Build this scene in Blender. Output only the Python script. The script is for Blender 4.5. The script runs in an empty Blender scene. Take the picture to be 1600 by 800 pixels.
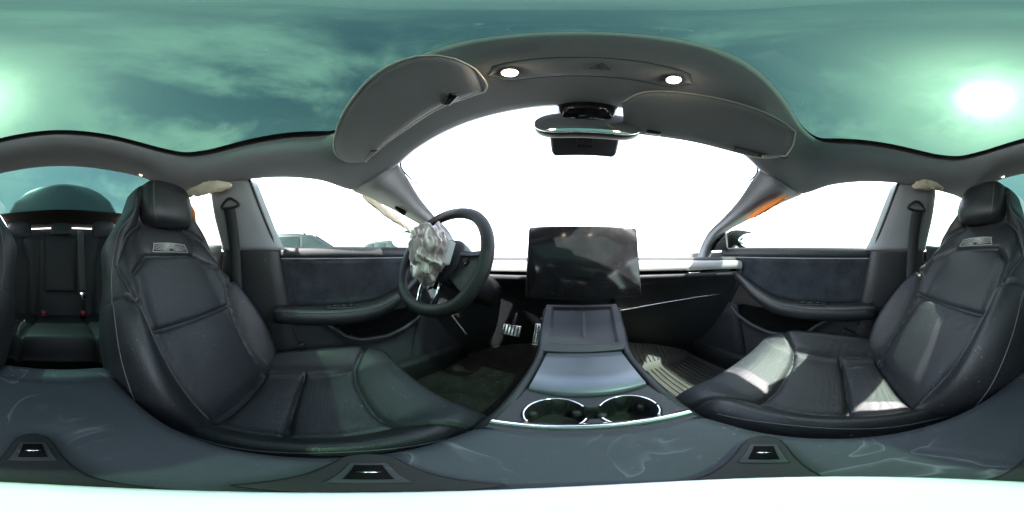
import bpy, bmesh, math, random
import numpy as np
from mathutils import Vector, Matrix, noise as mnoise

random.seed(7)
R = math.radians
S = bpy.context.scene
C = S.collection

# ------------------------------------------------------------------ camera
CAM = np.array([-0.02, 0.0, 0.0])
FWD = 900.0                                     # photo column that looks straight ahead in the car
cd = bpy.data.cameras.new('camera'); co = bpy.data.objects.new('camera', cd); C.objects.link(co)
cd.type = 'PANO'
try: cd.panorama_type = 'EQUIRECTANGULAR'
except Exception: cd.cycles.panorama_type = 'EQUIRECTANGULAR'
cd.clip_start = 0.005; cd.clip_end = 5000
co.location = CAM; co.rotation_euler = (R(90), 0, R(22.5))
S.camera = co

# ------------------------------------------------------------------ sky and sun
SUN_AZ, SUN_EL = 143.5, 55.3                    # azimuth clockwise from the car's nose
sd = Vector((math.sin(R(SUN_AZ))*math.cos(R(SUN_EL)), math.cos(R(SUN_AZ))*math.cos(R(SUN_EL)), math.sin(R(SUN_EL))))
W = bpy.data.worlds.new('World'); S.world = W; W.use_nodes = True
nt = W.node_tree; nt.nodes.clear()
def wn(t, **k):
    n = nt.nodes.new(t)
    for a, b in k.items(): setattr(n, a, b)
    return n
def wmath(op, a, b=None, clamp=False):
    n = wn('ShaderNodeMath', operation=op, use_clamp=clamp)
    for i, s in enumerate((a, b)):
        if s is None: continue
        if isinstance(s, (int, float)): n.inputs[i].default_value = s
        else: nt.links.new(s, n.inputs[i])
    return n.outputs[0]
sky = wn('ShaderNodeTexSky', sky_type='NISHITA', sun_disc=False, sun_elevation=R(SUN_EL), sun_rotation=R(SUN_AZ), altitude=100, air_density=1.0, dust_density=2.5, ozone_density=1.0)
tc = wn('ShaderNodeTexCoord')
nrm = wn('ShaderNodeVectorMath', operation='NORMALIZE'); nt.links.new(tc.outputs['Generated'], nrm.inputs[0])
sep = wn('ShaderNodeSeparateXYZ'); nt.links.new(nrm.outputs[0], sep.inputs[0])
zz = wmath('ADD', wmath('MAXIMUM', sep.outputs[2], 0.0), 0.25)
cmb = wn('ShaderNodeCombineXYZ')
nt.links.new(wmath('DIVIDE', sep.outputs[0], zz), cmb.inputs[0]); nt.links.new(wmath('DIVIDE', sep.outputs[1], zz), cmb.inputs[1])
nz = wn('ShaderNodeTexNoise'); nz.inputs['Scale'].default_value = 2.3; nz.inputs['Detail'].default_value = 9; nz.inputs['Roughness'].default_value = 0.58; nz.inputs['Distortion'].default_value = 0.35
ad = wn('ShaderNodeVectorMath', operation='ADD'); ad.inputs[1].default_value = (11.3, 8.8, 0); nt.links.new(cmb.outputs[0], ad.inputs[0]); nt.links.new(ad.outputs[0], nz.inputs['Vector'])
rmp = wn('ShaderNodeMapRange'); rmp.interpolation_type = 'SMOOTHSTEP'
rmp.inputs['From Min'].default_value = 0.44; rmp.inputs['From Max'].default_value = 0.68
nt.links.new(nz.outputs['Fac'], rmp.inputs['Value'])
# cloud veil, thicker towards the horizon where one looks through more of it
low = wmath('MULTIPLY', wmath('POWER', wmath('SUBTRACT', 1.0, wmath('MAXIMUM', sep.outputs[2], 0.0)), 1.6), 0.95)
cl = wmath('ADD', wmath('MULTIPLY', rmp.outputs[0], 0.66), low, clamp=True)
dot = wn('ShaderNodeVectorMath', operation='DOT_PRODUCT'); nt.links.new(nrm.outputs[0], dot.inputs[0]); dot.inputs[1].default_value = sd
dp = wmath('MAXIMUM', dot.outputs['Value'], 0.0)
# thin cloud lit from behind: bright round the sun
aur = wmath('ADD', wmath('MULTIPLY', wmath('POWER', dp, 700.0), 220.0), wmath('ADD', wmath('MULTIPLY', wmath('POWER', dp, 70.0), 4.2), wmath('MULTIPLY', wmath('POWER', dp, 9.0), .8)))
cloud = wn('ShaderNodeMix', data_type='RGBA'); cloud.inputs['B'].default_value = (7.6, 7.9, 8.2, 1)
nt.links.new(cl, cloud.inputs['Factor']); nt.links.new(sky.outputs[0], cloud.inputs['A'])
addn = wn('ShaderNodeVectorMath', operation='ADD')
nt.links.new(cloud.outputs['Result'], addn.inputs[0])
cb2 = wn('ShaderNodeCombineXYZ')
for i in range(3): nt.links.new(aur, cb2.inputs[i])
nt.links.new(cb2.outputs[0], addn.inputs[1])
bg = wn('ShaderNodeBackground'); bg.inputs['Strength'].default_value = 0.15
nt.links.new(addn.outputs[0], bg.inputs['Color'])
wo = wn('ShaderNodeOutputWorld'); nt.links.new(bg.outputs[0], wo.inputs['Surface'])

sl = bpy.data.lights.new('sun', 'SUN'); sl.energy = 4.3; sl.angle = R(0.55); sl.color = (1.0, 0.95, 0.88)
so = bpy.data.objects.new('sun', sl); C.objects.link(so); so.rotation_euler = sd.to_track_quat('Z', 'Y').to_euler()

S.view_settings.view_transform = 'Standard'; S.view_settings.look = 'None'
S.view_settings.gamma = 1.0; S.view_settings.exposure = 3.05
S.cycles.use_denoising = True
try: S.cycles.denoiser = 'OPENIMAGEDENOISE'
except Exception: pass
S.cycles.max_bounces = 10; S.cycles.diffuse_bounces = 5; S.cycles.transparent_max_bounces = 16
S.cycles.caustics_reflective = False; S.cycles.caustics_refractive = False
S.cycles.sample_clamp_indirect = 6.0

# ------------------------------------------------------------------ materials
def mat(name, col, rough=0.6, spec=0.5, metal=0.0, bump=0.0, bscale=300, var=0.12, vscale=6, dust=0.0, dscale=120, dustcol=(.35,.34,.33), weave=None, smudge=0.0, coat=0.0, sheen=0.0):
    m = bpy.data.materials.new(name); m.use_nodes = True
    t = m.node_tree; p = t.nodes['Principled BSDF']
    L = t.links.new
    tcn = t.nodes.new('ShaderNodeTexCoord')
    p.inputs['Roughness'].default_value = rough; p.inputs['Metallic'].default_value = metal
    p.inputs['Specular IOR Level'].default_value = spec
    if coat: p.inputs['Coat Weight'].default_value = coat; p.inputs['Coat Roughness'].default_value = .03
    if sheen: p.inputs['Sheen Weight'].default_value = sheen; p.inputs['Sheen Roughness'].default_value = .4
    n1 = t.nodes.new('ShaderNodeTexNoise'); n1.inputs['Scale'].default_value = vscale; n1.inputs['Detail'].default_value = 6; n1.inputs['Roughness'].default_value = .65
    L(tcn.outputs['Object'], n1.inputs['Vector'])
    mr = t.nodes.new('ShaderNodeMapRange'); mr.inputs['To Min'].default_value = 1-var; mr.inputs['To Max'].default_value = 1+var
    mr.inputs['From Min'].default_value = .3; mr.inputs['From Max'].default_value = .7
    L(n1.outputs['Fac'], mr.inputs['Value'])
    mx = t.nodes.new('ShaderNodeVectorMath'); mx.operation = 'SCALE'; mx.inputs[0].default_value = col
    L(mr.outputs[0], mx.inputs['Scale'])
    cur = mx.outputs[0]
    if dust:
        n2 = t.nodes.new('ShaderNodeTexNoise'); n2.inputs['Scale'].default_value = dscale; n2.inputs['Detail'].default_value = 3
        L(tcn.outputs['Object'], n2.inputs['Vector'])
        n3 = t.nodes.new('ShaderNodeTexNoise'); n3.inputs['Scale'].default_value = 7; n3.inputs['Detail'].default_value = 4
        L(tcn.outputs['Object'], n3.inputs['Vector'])
        a = t.nodes.new('ShaderNodeMapRange'); a.inputs['From Min'].default_value = .66; a.inputs['From Max'].default_value = .74
        L(n2.outputs['Fac'], a.inputs['Value'])
        b = t.nodes.new('ShaderNodeMapRange'); b.inputs['From Min'].default_value = .45; b.inputs['From Max'].default_value = .7; b.inputs['To Max'].default_value = dust
        L(n3.outputs['Fac'], b.inputs['Value'])
        mm = t.nodes.new('ShaderNodeMath'); mm.operation = 'MULTIPLY'; L(a.outputs[0], mm.inputs[0]); L(b.outputs[0], mm.inputs[1])
        mc = t.nodes.new('ShaderNodeMix'); mc.data_type = 'RGBA'; mc.inputs['B'].default_value = (*dustcol, 1)
        L(mm.outputs[0], mc.inputs['Factor']); L(cur, mc.inputs['A']); cur = mc.outputs['Result']
    if smudge:
        n4 = t.nodes.new('ShaderNodeTexNoise'); n4.inputs['Scale'].default_value = 11; n4.inputs['Detail'].default_value = 2; n4.inputs['Distortion'].default_value = 1.2
        L(tcn.outputs['Object'], n4.inputs['Vector'])
        a = t.nodes.new('ShaderNodeValToRGB'); e = a.color_ramp.elements   # dried runs: pale outlines, patchy
        e[0].position = .515; e[0].color = (0,0,0,1); e[1].position = .53; e[1].color = (smudge,)*3+(1,)
        x = e.new(.545); x.color = (smudge*.25,)*3+(1,); x = e.new(.60); x.color = (0,0,0,1)
        L(n4.outputs['Fac'], a.inputs['Fac'])
        n5 = t.nodes.new('ShaderNodeTexNoise'); n5.inputs['Scale'].default_value = 8.3; n5.inputs['Detail'].default_value = 2; L(tcn.outputs['Object'], n5.inputs['Vector'])
        mk_ = t.nodes.new('ShaderNodeMapRange'); mk_.inputs['From Min'].default_value = .50; mk_.inputs['From Max'].default_value = .60; L(n5.outputs['Fac'], mk_.inputs['Value'])
        mq = t.nodes.new('ShaderNodeMath'); mq.operation = 'MULTIPLY'; L(a.outputs[0], mq.inputs[0]); L(mk_.outputs[0], mq.inputs[1]); a = mq
        mc = t.nodes.new('ShaderNodeMix'); mc.data_type = 'RGBA'; mc.inputs['B'].default_value = (.24,.25,.27,1)
        L(a.outputs[0], mc.inputs['Factor']); L(cur, mc.inputs['A']); cur = mc.outputs['Result']
    L(cur, p.inputs['Base Color'])
    # roughness breaks up with the same cloudiness
    rr = t.nodes.new('ShaderNodeMapRange'); rr.inputs['To Min'].default_value = max(.02, rough-.08); rr.inputs['To Max'].default_value = min(1, rough+.08)
    L(n1.outputs['Fac'], rr.inputs['Value']); L(rr.outputs[0], p.inputs['Roughness'])
    if bump:
        if weave == 'dots':
            v = t.nodes.new('ShaderNodeTexVoronoi'); v.inputs['Scale'].default_value = bscale; v.inputs['Randomness'].default_value = .1; src = v.outputs['Distance']
            L(tcn.outputs['Object'], v.inputs['Vector'])
        elif weave == 'grain':
            v = t.nodes.new('ShaderNodeTexVoronoi'); v.inputs['Scale'].default_value = bscale; src = v.outputs['Distance']
            L(tcn.outputs['Object'], v.inputs['Vector'])
        else:
            v = t.nodes.new('ShaderNodeTexNoise'); v.inputs['Scale'].default_value = bscale; v.inputs['Detail'].default_value = 3; src = v.outputs['Fac']
            L(tcn.outputs['Object'], v.inputs['Vector'])
        bn = t.nodes.new('ShaderNodeBump'); bn.inputs['Strength'].default_value = bump; bn.inputs['Distance'].default_value = .002
        L(src, bn.inputs['Height']); L(bn.outputs[0], p.inputs['Normal'])
    return m

def emit(name, col, k):
    m = bpy.data.materials.new(name); m.use_nodes = True
    p = m.node_tree.nodes['Principled BSDF']; p.inputs['Emission Color'].default_value = (*col, 1); p.inputs['Emission Strength'].default_value = k
    p.inputs['Base Color'].default_value = (.8,.8,.8,1)
    return m

def glass(name, tint, refl=.06, streak=0.0):
    """thin sheet: tinted see-through plus a fresnel gloss"""
    m = bpy.data.materials.new(name); m.use_nodes = True
    t = m.node_tree; t.nodes.clear(); L = t.links.new
    tr = t.nodes.new('ShaderNodeBsdfTransparent'); tr.inputs['Color'].default_value = (*tint, 1)
    gl = t.nodes.new('ShaderNodeBsdfGlossy'); gl.inputs['Roughness'].default_value = .015
    fr = t.nodes.new('ShaderNodeFresnel')
    ge = t.nodes.new('ShaderNodeNewGeometry'); io = t.nodes.new('ShaderNodeMapRange'); io.inputs['To Min'].default_value = 1.45; io.inputs['To Max'].default_value = 1/1.45
    L(ge.outputs['Backfacing'], io.inputs['Value']); L(io.outputs[0], fr.inputs['IOR'])       # a thin pane reflects the same from both sides
    mu = t.nodes.new('ShaderNodeMath'); mu.operation = 'MULTIPLY'; mu.inputs[1].default_value = refl/.04; mu.use_clamp = True
    L(fr.outputs[0], mu.inputs[0])
    mx = t.nodes.new('ShaderNodeMixShader'); L(mu.outputs[0], mx.inputs[0]); L(tr.outputs[0], mx.inputs[1]); L(gl.outputs[0], mx.inputs[2])
    out = t.nodes.new('ShaderNodeOutputMaterial')
    last = mx.outputs[0]
    if streak:                                   # dust and scratches on the pane
        tcn = t.nodes.new('ShaderNodeTexCoord')
        n = t.nodes.new('ShaderNodeTexNoise'); n.inputs['Scale'].default_value = 150; n.inputs['Detail'].default_value = 2; L(tcn.outputs['Object'], n.inputs['Vector'])
        a = t.nodes.new('ShaderNodeMapRange'); a.inputs['From Min'].default_value = .70; a.inputs['From Max'].default_value = .78; a.inputs['To Max'].default_value = streak
        L(n.outputs['Fac'], a.inputs['Value'])
        df = t.nodes.new('ShaderNodeBsdfTranslucent'); df.inputs['Color'].default_value = (.5,.6,.55,1)
        m2 = t.nodes.new('ShaderNodeMixShader'); L(a.outputs[0], m2.inputs[0]); L(last, m2.inputs[1]); L(df.outputs[0], m2.inputs[2]); last = m2.outputs[0]
    L(last, out.inputs['Surface'])
    return m

M = dict(
 leather=mat('black_leather', (.0145,.0155,.018), .45, .5, bump=.25, bscale=420, weave='grain', var=.22, dust=.5, dscale=160),
 insert=mat('perforated_leather', (.025,.027,.031), .50, .45, bump=.5, bscale=330, weave='dots', var=.22, dust=.6, dscale=140),
 armleather=mat('armrest_leather', (.031,.036,.044), .58, .4, bump=.15, bscale=500, weave='grain', var=.15, dust=.5, dscale=150, smudge=.38),
 rearleather=mat('rear_leather', (.011,.0115,.012), .55, .25, bump=.2, bscale=400, weave='grain', var=.2),
 stitch=mat('stitching_thread', (.10,.105,.11), .7, var=.05),
 plastic=mat('black_plastic', (.013,.0135,.015), .5, .45, bump=.15, bscale=600, var=.15, dust=.45),
 plastic2=mat('charcoal_plastic', (.018,.0195,.023), .55, .4, bump=.15, bscale=600, var=.15, dust=.4),
 doorplastic=mat('door_lower_plastic', (.034,.036,.040), .5, .45, bump=.15, bscale=600, var=.15, dust=.35),
 standblack=mat('stand_plastic', (.007,.007,.008), .6, .35, bump=.2, bscale=500, var=.2),
 coverback=mat('torn_cover_lining', (.42,.43,.42), .7, .3, var=.15, vscale=20),
 gloss=mat('gloss_black', (.010,.010,.011), .07, .5, var=.1),
 rubber=mat('mat_rubber', (.030,.030,.028), .7, .4, bump=.3, bscale=260, var=.3, vscale=9, dust=.9, dscale=90, dustcol=(.30,.27,.22)),
 carpet=mat('carpet', (.018,.017,.016), .95, .1, bump=.9, bscale=420, var=.45, vscale=14, dust=.95, dscale=110, dustcol=(.28,.24,.2)),
 alcantara=mat('suede_cloth', (.028,.032,.038), .95, .1, bump=.5, bscale=380, var=.42, vscale=11, sheen=.12),
 headliner=mat('headliner_cloth', (.25,.262,.285), .95, .15, bump=.35, bscale=500, var=.06, vscale=5, sheen=.1),
 pillar=mat('pillar_cloth', (.27,.278,.29), .95, .15, bump=.3, bscale=500, var=.06),
 visor=mat('visor_cloth', (.25,.26,.28), .9, .15, bump=.3, bscale=480, var=.08, vscale=6),
 seam=mat('pale_welt', (.75,.73,.68), .8, var=.05),
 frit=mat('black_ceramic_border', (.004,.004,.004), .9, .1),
 silver=mat('satin_silver_panel', (.13,.14,.165), .42, .5, metal=.6, var=.05, dust=.2),
 chrome=mat('bright_trim', (.75,.75,.78), .16, .5, metal=1.0, var=.03),
 white=mat('white_plastic', (.85,.87,.86), .5, .4, var=.02),
 dashcloth=mat('dash_strip_cloth', (.26,.26,.265), .85, .2, bump=.4, bscale=420, var=.05),
 dashtop=mat('dash_top_skin', (.03,.03,.032), .7, .3, bump=.2, bscale=500),
 belt=mat('belt_webbing', (.035,.037,.039), .7, .3, bump=.5, bscale=700, var=.1),
 red=mat('red_button', (.55,.03,.02), .4),
 orange=mat('orange_cloth', (.75,.20,.02), .7, var=.15),
 tan=mat('tan_airbag_cloth', (.70,.60,.47), .85, .2, bump=.6, bscale=160, var=.12),
 bagcloth=mat('grey_airbag_cloth', (.36,.31,.295), .32, .6, metal=.15, bump=.25, bscale=200, var=.35, vscale=10),
 mirror=mat('mirror_glass', (.72,.75,.78), .02, .5, metal=1.0, var=.01),
 steel=mat('brushed_pedal_steel', (.62,.62,.62), .28, .5, metal=1.0, var=.08),
 paint=mat('car_paint_grey', (.10,.105,.11), .3, .5, coat=.8, var=.04),
 paintw=mat('car_paint_white', (.018,.019,.022), .35, .3, coat=.2, var=.03),
 paintb=mat('car_paint_silver', (.025,.027,.03), .35, .3, coat=.2, var=.03),
 tyre=mat('tyre_rubber', (.03,.03,.03), .85, .2, bump=.3, bscale=60),
 rim=mat('wheel_alloy', (.5,.5,.52), .3, metal=.9),
 ground=mat('pale_gravel', (.46,.44,.40), .95, .1, bump=.6, bscale=9, var=.2, vscale=.7),
 screenmat=mat('dark_screen', (.008,.008,.009), .11, .5, var=.3, vscale=20, dust=.25, dscale=190),
 label=mat('warning_label', (.025,.025,.03), .5),
 print=mat('label_print', (.45,.45,.42), .7),
)
G_ROOF = glass('teal_roof_glass', (.027,.058,.041), .04, .008)
G_REAR = glass('teal_rear_glass', (.026,.058,.050), .03)
G_SIDE = glass('clear_side_glass', (.52,.63,.57), .04)
G_SIDE2 = glass('tinted_rear_side_glass', (.33,.41,.36), .04)
G_WIND = glass('windscreen_glass', (.86,.89,.88), .03)
G_CAR = mat('parked_car_glass', (.012,.02,.02), .08, .25)

# ------------------------------------------------------------------ helpers
def at(u, v, x=None, y=None, z=None, d=None):
    """point of the place seen at photo column u, row v, on the plane given (or at distance d)"""
    a = R((u-FWD)*.225); e = R((400-v)*.225)
    k = np.array([math.sin(a)*math.cos(e), math.cos(a)*math.cos(e), math.sin(e)])
    if x is not None: s = (x-CAM[0])/k[0]
    elif y is not None: s = (y-CAM[1])/k[1]
    elif z is not None: s = (z-CAM[2])/k[2]
    else: s = d
    return CAM + k*s

def tag(o, label, cat=None, group=None, kind=None):
    if label: o['label'] = label
    if cat: o['category'] = cat
    if group: o['group'] = group
    if kind: o['kind'] = kind
    return o

def thing(name, label, cat, loc=(0,0,0), group=None):
    o = bpy.data.objects.new(name, None); C.objects.link(o); o.location = loc; o.empty_display_size = .05
    return tag(o, label, cat, group)

def mk(name, verts, faces, m, parent=None, smooth=True, bevel=0, sub=0, solid=0, seg=3, auto=None):
    me = bpy.data.meshes.new(name)
    vv = [tuple(map(float, v)) for v in verts]
    if parent is not None:                        # coordinates are given in the car's space
        px, py, pz = parent_loc(parent)
        vv = [(a-px, b-py, c-pz) for a, b, c in vv]
    me.from_pydata(vv, [], faces); me.update()
    bm = bmesh.new(); bm.from_mesh(me); bmesh.ops.recalc_face_normals(bm, faces=bm.faces); bm.to_mesh(me); bm.free()
    o = bpy.data.objects.new(name, me); C.objects.link(o)
    me.materials.append(M[m] if isinstance(m, str) else m)
    for p in me.polygons: p.use_smooth = smooth
    if solid:
        q = o.modifiers.new('solid', 'SOLIDIFY'); q.thickness = solid; q.offset = 0
    if bevel:
        q = o.modifiers.new('bevel', 'BEVEL'); q.width = bevel; q.segments = seg; q.limit_method = 'ANGLE'; q.angle_limit = R(35)
        q.harden_normals = False
    if sub:
        q = o.modifiers.new('sub', 'SUBSURF'); q.levels = sub; q.render_levels = sub
    if parent is not None: o.parent = parent
    return o

def parent_loc(p):
    v = Vector((0,0,0))
    while p is not None: v += p.location; p = p.parent
    return v

def cr(pts, n, closed=False):
    """smooth curve through pts, n points evenly spread along it"""
    P = np.array(pts, float)
    if closed: P = np.vstack([P[-1], P, P[0], P[1]])
    else: P = np.vstack([2*P[0]-P[1], P, 2*P[-1]-P[-2]])
    out = []
    for i in range(1, len(P)-2):
        for t in np.linspace(0, 1, 24, endpoint=False):
            a, b, c, d = P[i-1:i+3]
            out.append(.5*((2*b)+(-a+c)*t+(2*a-5*b+4*c-d)*t*t+(-a+3*b-3*c+d)*t**3))
    out.append(P[-2]); out = np.array(out)
    L = np.concatenate([[0], np.cumsum(np.linalg.norm(np.diff(out, axis=0), axis=1))])
    s = np.linspace(0, L[-1], n, endpoint=not closed)
    return np.stack([np.interp(s, L, out[:, k]) for k in range(out.shape[1])], 1)

def lin(pts, n):
    P = np.array(pts, float); L = np.concatenate([[0], np.cumsum(np.linalg.norm(np.diff(P, axis=0), axis=1))])
    s = np.linspace(0, L[-1], n); return np.stack([np.interp(s, L, P[:, k]) for k in range(P.shape[1])], 1)

def grid_faces(nr, nc, closed=False, rclosed=False):
    f = []
    for i in range(nr if rclosed else nr-1):
        for j in range(nc if closed else nc-1):
            a, b = i*nc+j, i*nc+(j+1) % nc
            k = ((i+1) % nr)*nc
            f.append((a, b, k+(j+1) % nc, k+j))
    return f

def skin(name, rows, m, parent=None, closed=False, caps=False, rclosed=False, **k):
    rows = np.array(rows); nr, nc = rows.shape[:2]
    f = grid_faces(nr, nc, closed, rclosed)
    if caps: f += [tuple(range(nc)), tuple((nr-1)*nc+j for j in range(nc))]
    return mk(name, rows.reshape(-1, 3), f, m, parent, **k)

def patch(name, A, B, m, parent=None, nb=10, bulge=(0,0,0), **k):
    """surface between two curves, bulged in the middle"""
    A, B = np.array(A), np.array(B); bg_ = np.array(bulge)
    rows = [A*(1-t)+B*t+bg_*math.sin(math.pi*t) for t in np.linspace(0, 1, nb)]
    return skin(name, rows, m, parent, **k)

def tube(name, pts, r, m, parent=None, n=8, closed=False, smooth=0, flat=1.0, up=None):
    P = np.array(pts, float)
    if smooth: P = cr(P, smooth, closed)
    N = len(P); rr = r if hasattr(r, '__len__') else [r]*N
    T = np.gradient(P, axis=0) if not closed else np.roll(P, -1, 0)-np.roll(P, 1, 0)
    T /= np.linalg.norm(T, axis=1)[:, None]+1e-12
    u0 = np.array(up if up is not None else ((0,0,1) if abs(T[0][2]) < .9 else (1,0,0)), float)
    rows = []
    for i in range(N):
        s = np.cross(T[i], u0); s /= np.linalg.norm(s)+1e-12
        w = np.cross(s, T[i])
        if up is None: u0 = w
        rows.append([P[i]+rr[i]*(math.cos(a)*s+flat*math.sin(a)*w) for a in np.linspace(0, 2*math.pi, n, endpoint=False)])
    return skin(name, rows, m, parent, closed=True, caps=not closed, rclosed=closed)

def box(name, c, size, m, parent=None, rot=None, bevel=.004, taper=None, seg=3):
    sx, sy, sz = [s/2 for s in size]
    v = []
    for z in (-sz, sz):
        t = taper if (taper and z > 0) else 1
        for x, y in ((-sx,-sy),(sx,-sy),(sx,sy),(-sx,sy)): v.append(Vector((x*t, y*t, z)))
    if rot is not None: v = [rot @ p for p in v]
    v = [p+Vector(c) for p in v]
    return mk(name, v, [(0,3,2,1),(4,5,6,7),(0,1,5,4),(1,2,6,5),(2,3,7,6),(3,0,4,7)], m, parent, bevel=bevel, seg=seg)

def slab(name, outline, thick, m, parent=None, bevel=.003, smooth=True, sub=0):
    """closed 3-D outline given thickness along thick (a vector)"""
    P = np.array(outline); n = len(P); t = np.array(thick)
    v = np.vstack([P, P+t])
    f = [tuple(range(n)), tuple(range(2*n-1, n-1, -1))]+[(i, (i+1) % n, n+(i+1) % n, n+i) for i in range(n)]
    return mk(name, v, f, m, parent, bevel=bevel, smooth=smooth, sub=sub)

def disc(name, c, r, h, m, parent=None, n=28, axis=(0,0,1), bevel=.001, r2=None):
    a = Vector(axis).normalized(); q = a.to_track_quat('Z', 'Y').to_matrix()
    r2 = r if r2 is None else r2
    lo = [Vector(c)+q @ Vector((r*math.cos(t), r*math.sin(t), 0)) for t in np.linspace(0, 2*math.pi, n, endpoint=False)]
    hi = [Vector(c)+a*h+q @ Vector((r2*math.cos(t), r2*math.sin(t), 0)) for t in np.linspace(0, 2*math.pi, n, endpoint=False)]
    f = [tuple(range(n)), tuple(range(2*n-1, n-1, -1))]+[(i, (i+1) % n, n+(i+1) % n, n+i) for i in range(n)]
    return mk(name, lo+hi, f, m, parent, bevel=bevel)

def lathe(name, prof, c, m, parent=None, n=32):
    rows = [[(c[0]+r*math.cos(a), c[1]+r*math.sin(a), c[2]+z) for a in np.linspace(0, 2*math.pi, n, endpoint=False)] for r, z in prof]
    return skin(name, rows, m, parent, closed=True)

def ss(a, b, x):
    t = np.clip((np.asarray(x, float)-a)/(b-a), 0, 1); return t*t*(3-2*t)

def seg_dist(X, Z, line):
    L = np.array(line); d = np.full(np.shape(X), 9.)
    for (ax, az), (bx, bz) in zip(L[:-1], L[1:]):
        ex, ez = bx-ax, bz-az; t = np.clip(((X-ax)*ex+(Z-az)*ez)/(ex*ex+ez*ez+1e-12), 0, 1)
        d = np.minimum(d, np.hypot(X-ax-t*ex, Z-az-t*ez))
    return d

def mirx(P): return np.array(P)*np.array([-1, 1, 1])

def crumple(name, c, size, m, parent=None, seed=0, amp=.2, sub=6, shape=None):
    """balled-up cloth: a round lump creased by many overlapping sharp folds"""
    rng = random.Random(seed)
    bm = bmesh.new(); bmesh.ops.create_icosphere(bm, subdivisions=sub, radius=1)
    folds = []
    for k in range(18):
        n = Vector((rng.gauss(0,1), rng.gauss(0,1), rng.gauss(0,1))).normalized()
        folds.append((n, (.6, .9, 1.5, 2.3, 3.4, 4.6)[k % 6]*rng.uniform(.85,1.2), rng.random(), (.8, .7, .5, .34, .22, .13)[k % 6], Vector((rng.uniform(-9,9), rng.uniform(-9,9), rng.uniform(-9,9)))))
    for v in bm.verts:
        p = v.co.copy(); h = 0; sh = Vector((0,0,0))
        for n, f_, ph, w, o3 in folds:
            q = p+Vector((mnoise.noise(p*1.1+o3), mnoise.noise(p*1.1-o3), mnoise.noise(p*1.1+o3*.4)))*.55
            t = (q.dot(n)*f_+ph) % 1.0; tri = 1-abs(2*t-1)
            gate = max(0, min(1, .5+1.6*mnoise.noise(p*1.4+o3*.7)))
            h += w*gate*(tri**1.4-.45)
            sh += n*(w*gate*(tri-.5))*.28
        p = p*(1+amp*h)+sh*amp*2
        if shape: p = shape(p)
        v.co = Vector((p.x*size[0], p.y*size[1], p.z*size[2]))+Vector(c)
    bm.verts.index_update(); vs = [v.co.copy() for v in bm.verts]; fs = [tuple(v.index for v in f.verts) for f in bm.faces]; bm.free()
    return mk(name, vs, fs, m, parent)

# ------------------------------------------------------------------ the setting: lot
GZ = -0.98
tag(mk('ground', [(-900,-900,GZ),(900,-900,GZ),(900,900,GZ),(-900,900,GZ)], [(0,1,2,3)], 'ground', smooth=False), 'pale gravel lot the cars stand on', kind='structure')

# ------------------------------------------------------------------ the car's shell
car = thing('body_shell', 'grey cloth headliner, pillars and teal glass roof of the car around the seats', 'car', (0,0,0))

GR = [(0,.0874,.4278),(.138,.0892,.425),(.2484,.0874,.4186),(.368,.0782,.4076),(.437,.046,.3974),(.46,0,.3938),(.4628,-.092,.3938),(.4628,-.184,.3928),(.46,-.276,.3919),(.4462,-.3496,.391),(.4048,-.414,.391),(.3312,-.4462,.3974),(.2484,-.4572,.4048),(.138,-.46,.4158),(0,-.46,.4232)]
OR_ = [(0,.2668,.368),(.1288,.2622,.3634),(.2484,.241,.3422),(.3542,.2134,.3082),(.4278,.1886,.2742),(.5474,.1196,.2374),(.5428,0,.2668),(.5382,-.1104,.2834),(.5336,-.23,.2926),(.529,-.368,.2962),(.5244,-.506,.2962),(.5152,-.644,.2898),(.4048,-.6348,.368),(.23,-.6532,.3974),(0,-.6624,.4122)]
def full(L): return [tuple(p) for p in L]+[(-p[0], p[1], p[2]) for p in reversed(L[1:-1])]
Gp, Op = np.array(full(GR)), np.array(full(OR_))
def fine(P, k=6):                                 # index-preserving refinement so both loops stay paired
    n = len(P); out = []
    for i in range(n):
        a, b, c, d = P[i-1], P[i], P[(i+1) % n], P[(i+2) % n]
        for t in np.arange(k)/k:
            out.append(.5*((2*b)+(-a+c)*t+(2*a-5*b+4*c-d)*t*t+(-a+3*b-3*c+d)*t**3))
    return np.array(out)
Gf, Of = fine(Gp), fine(Op)
rows = []
for t in np.linspace(0, 1, 15):
    r_ = Gf*(1-t)+Of*t
    cen = np.array([0, -.14, -.1]); dr = cen-r_; dr /= np.linalg.norm(dr, axis=1)[:, None]
    amp = .030*math.sin(math.pi*t**.75)
    rows.append(r_+dr*amp)
lip_out = Of+np.array([0, 0, .0])+(Of-np.array([0,-.15,.25]))*.03    # turned edge at the openings
rows.append(lip_out+np.array([0,0,.006]))
hl = skin('headliner', rows, 'headliner', car, closed=True, solid=.008)
# black border of the roof glass and the glass itself
inn = Gf+(np.array([0,-.19,.41])-Gf)*np.outer(1-ss(-.02,.075,Gf[:, 1]), [.045,.05,0])
out = Gf+(Gf-np.array([0,-.19,.41]))*np.array([.10,.10,0])
skin('roof_glass_border', [inn+np.array([0,0,.012]), Gf+np.array([0,0,.008]), out+np.array([0,0,.008])], 'frit', car, closed=True, solid=.003)
rows = []
for t in np.linspace(0, 1, 12):
    c0 = np.array([0,-.19,.455]); q = out*(1-t)+c0*t; q[:, 2] = (out[:, 2]+.016)*(1-t*t)+.455*t*t if t < 1 else .455
    rows.append(q)
skin('roof_glass', rows, G_ROOF, car, closed=True)

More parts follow.
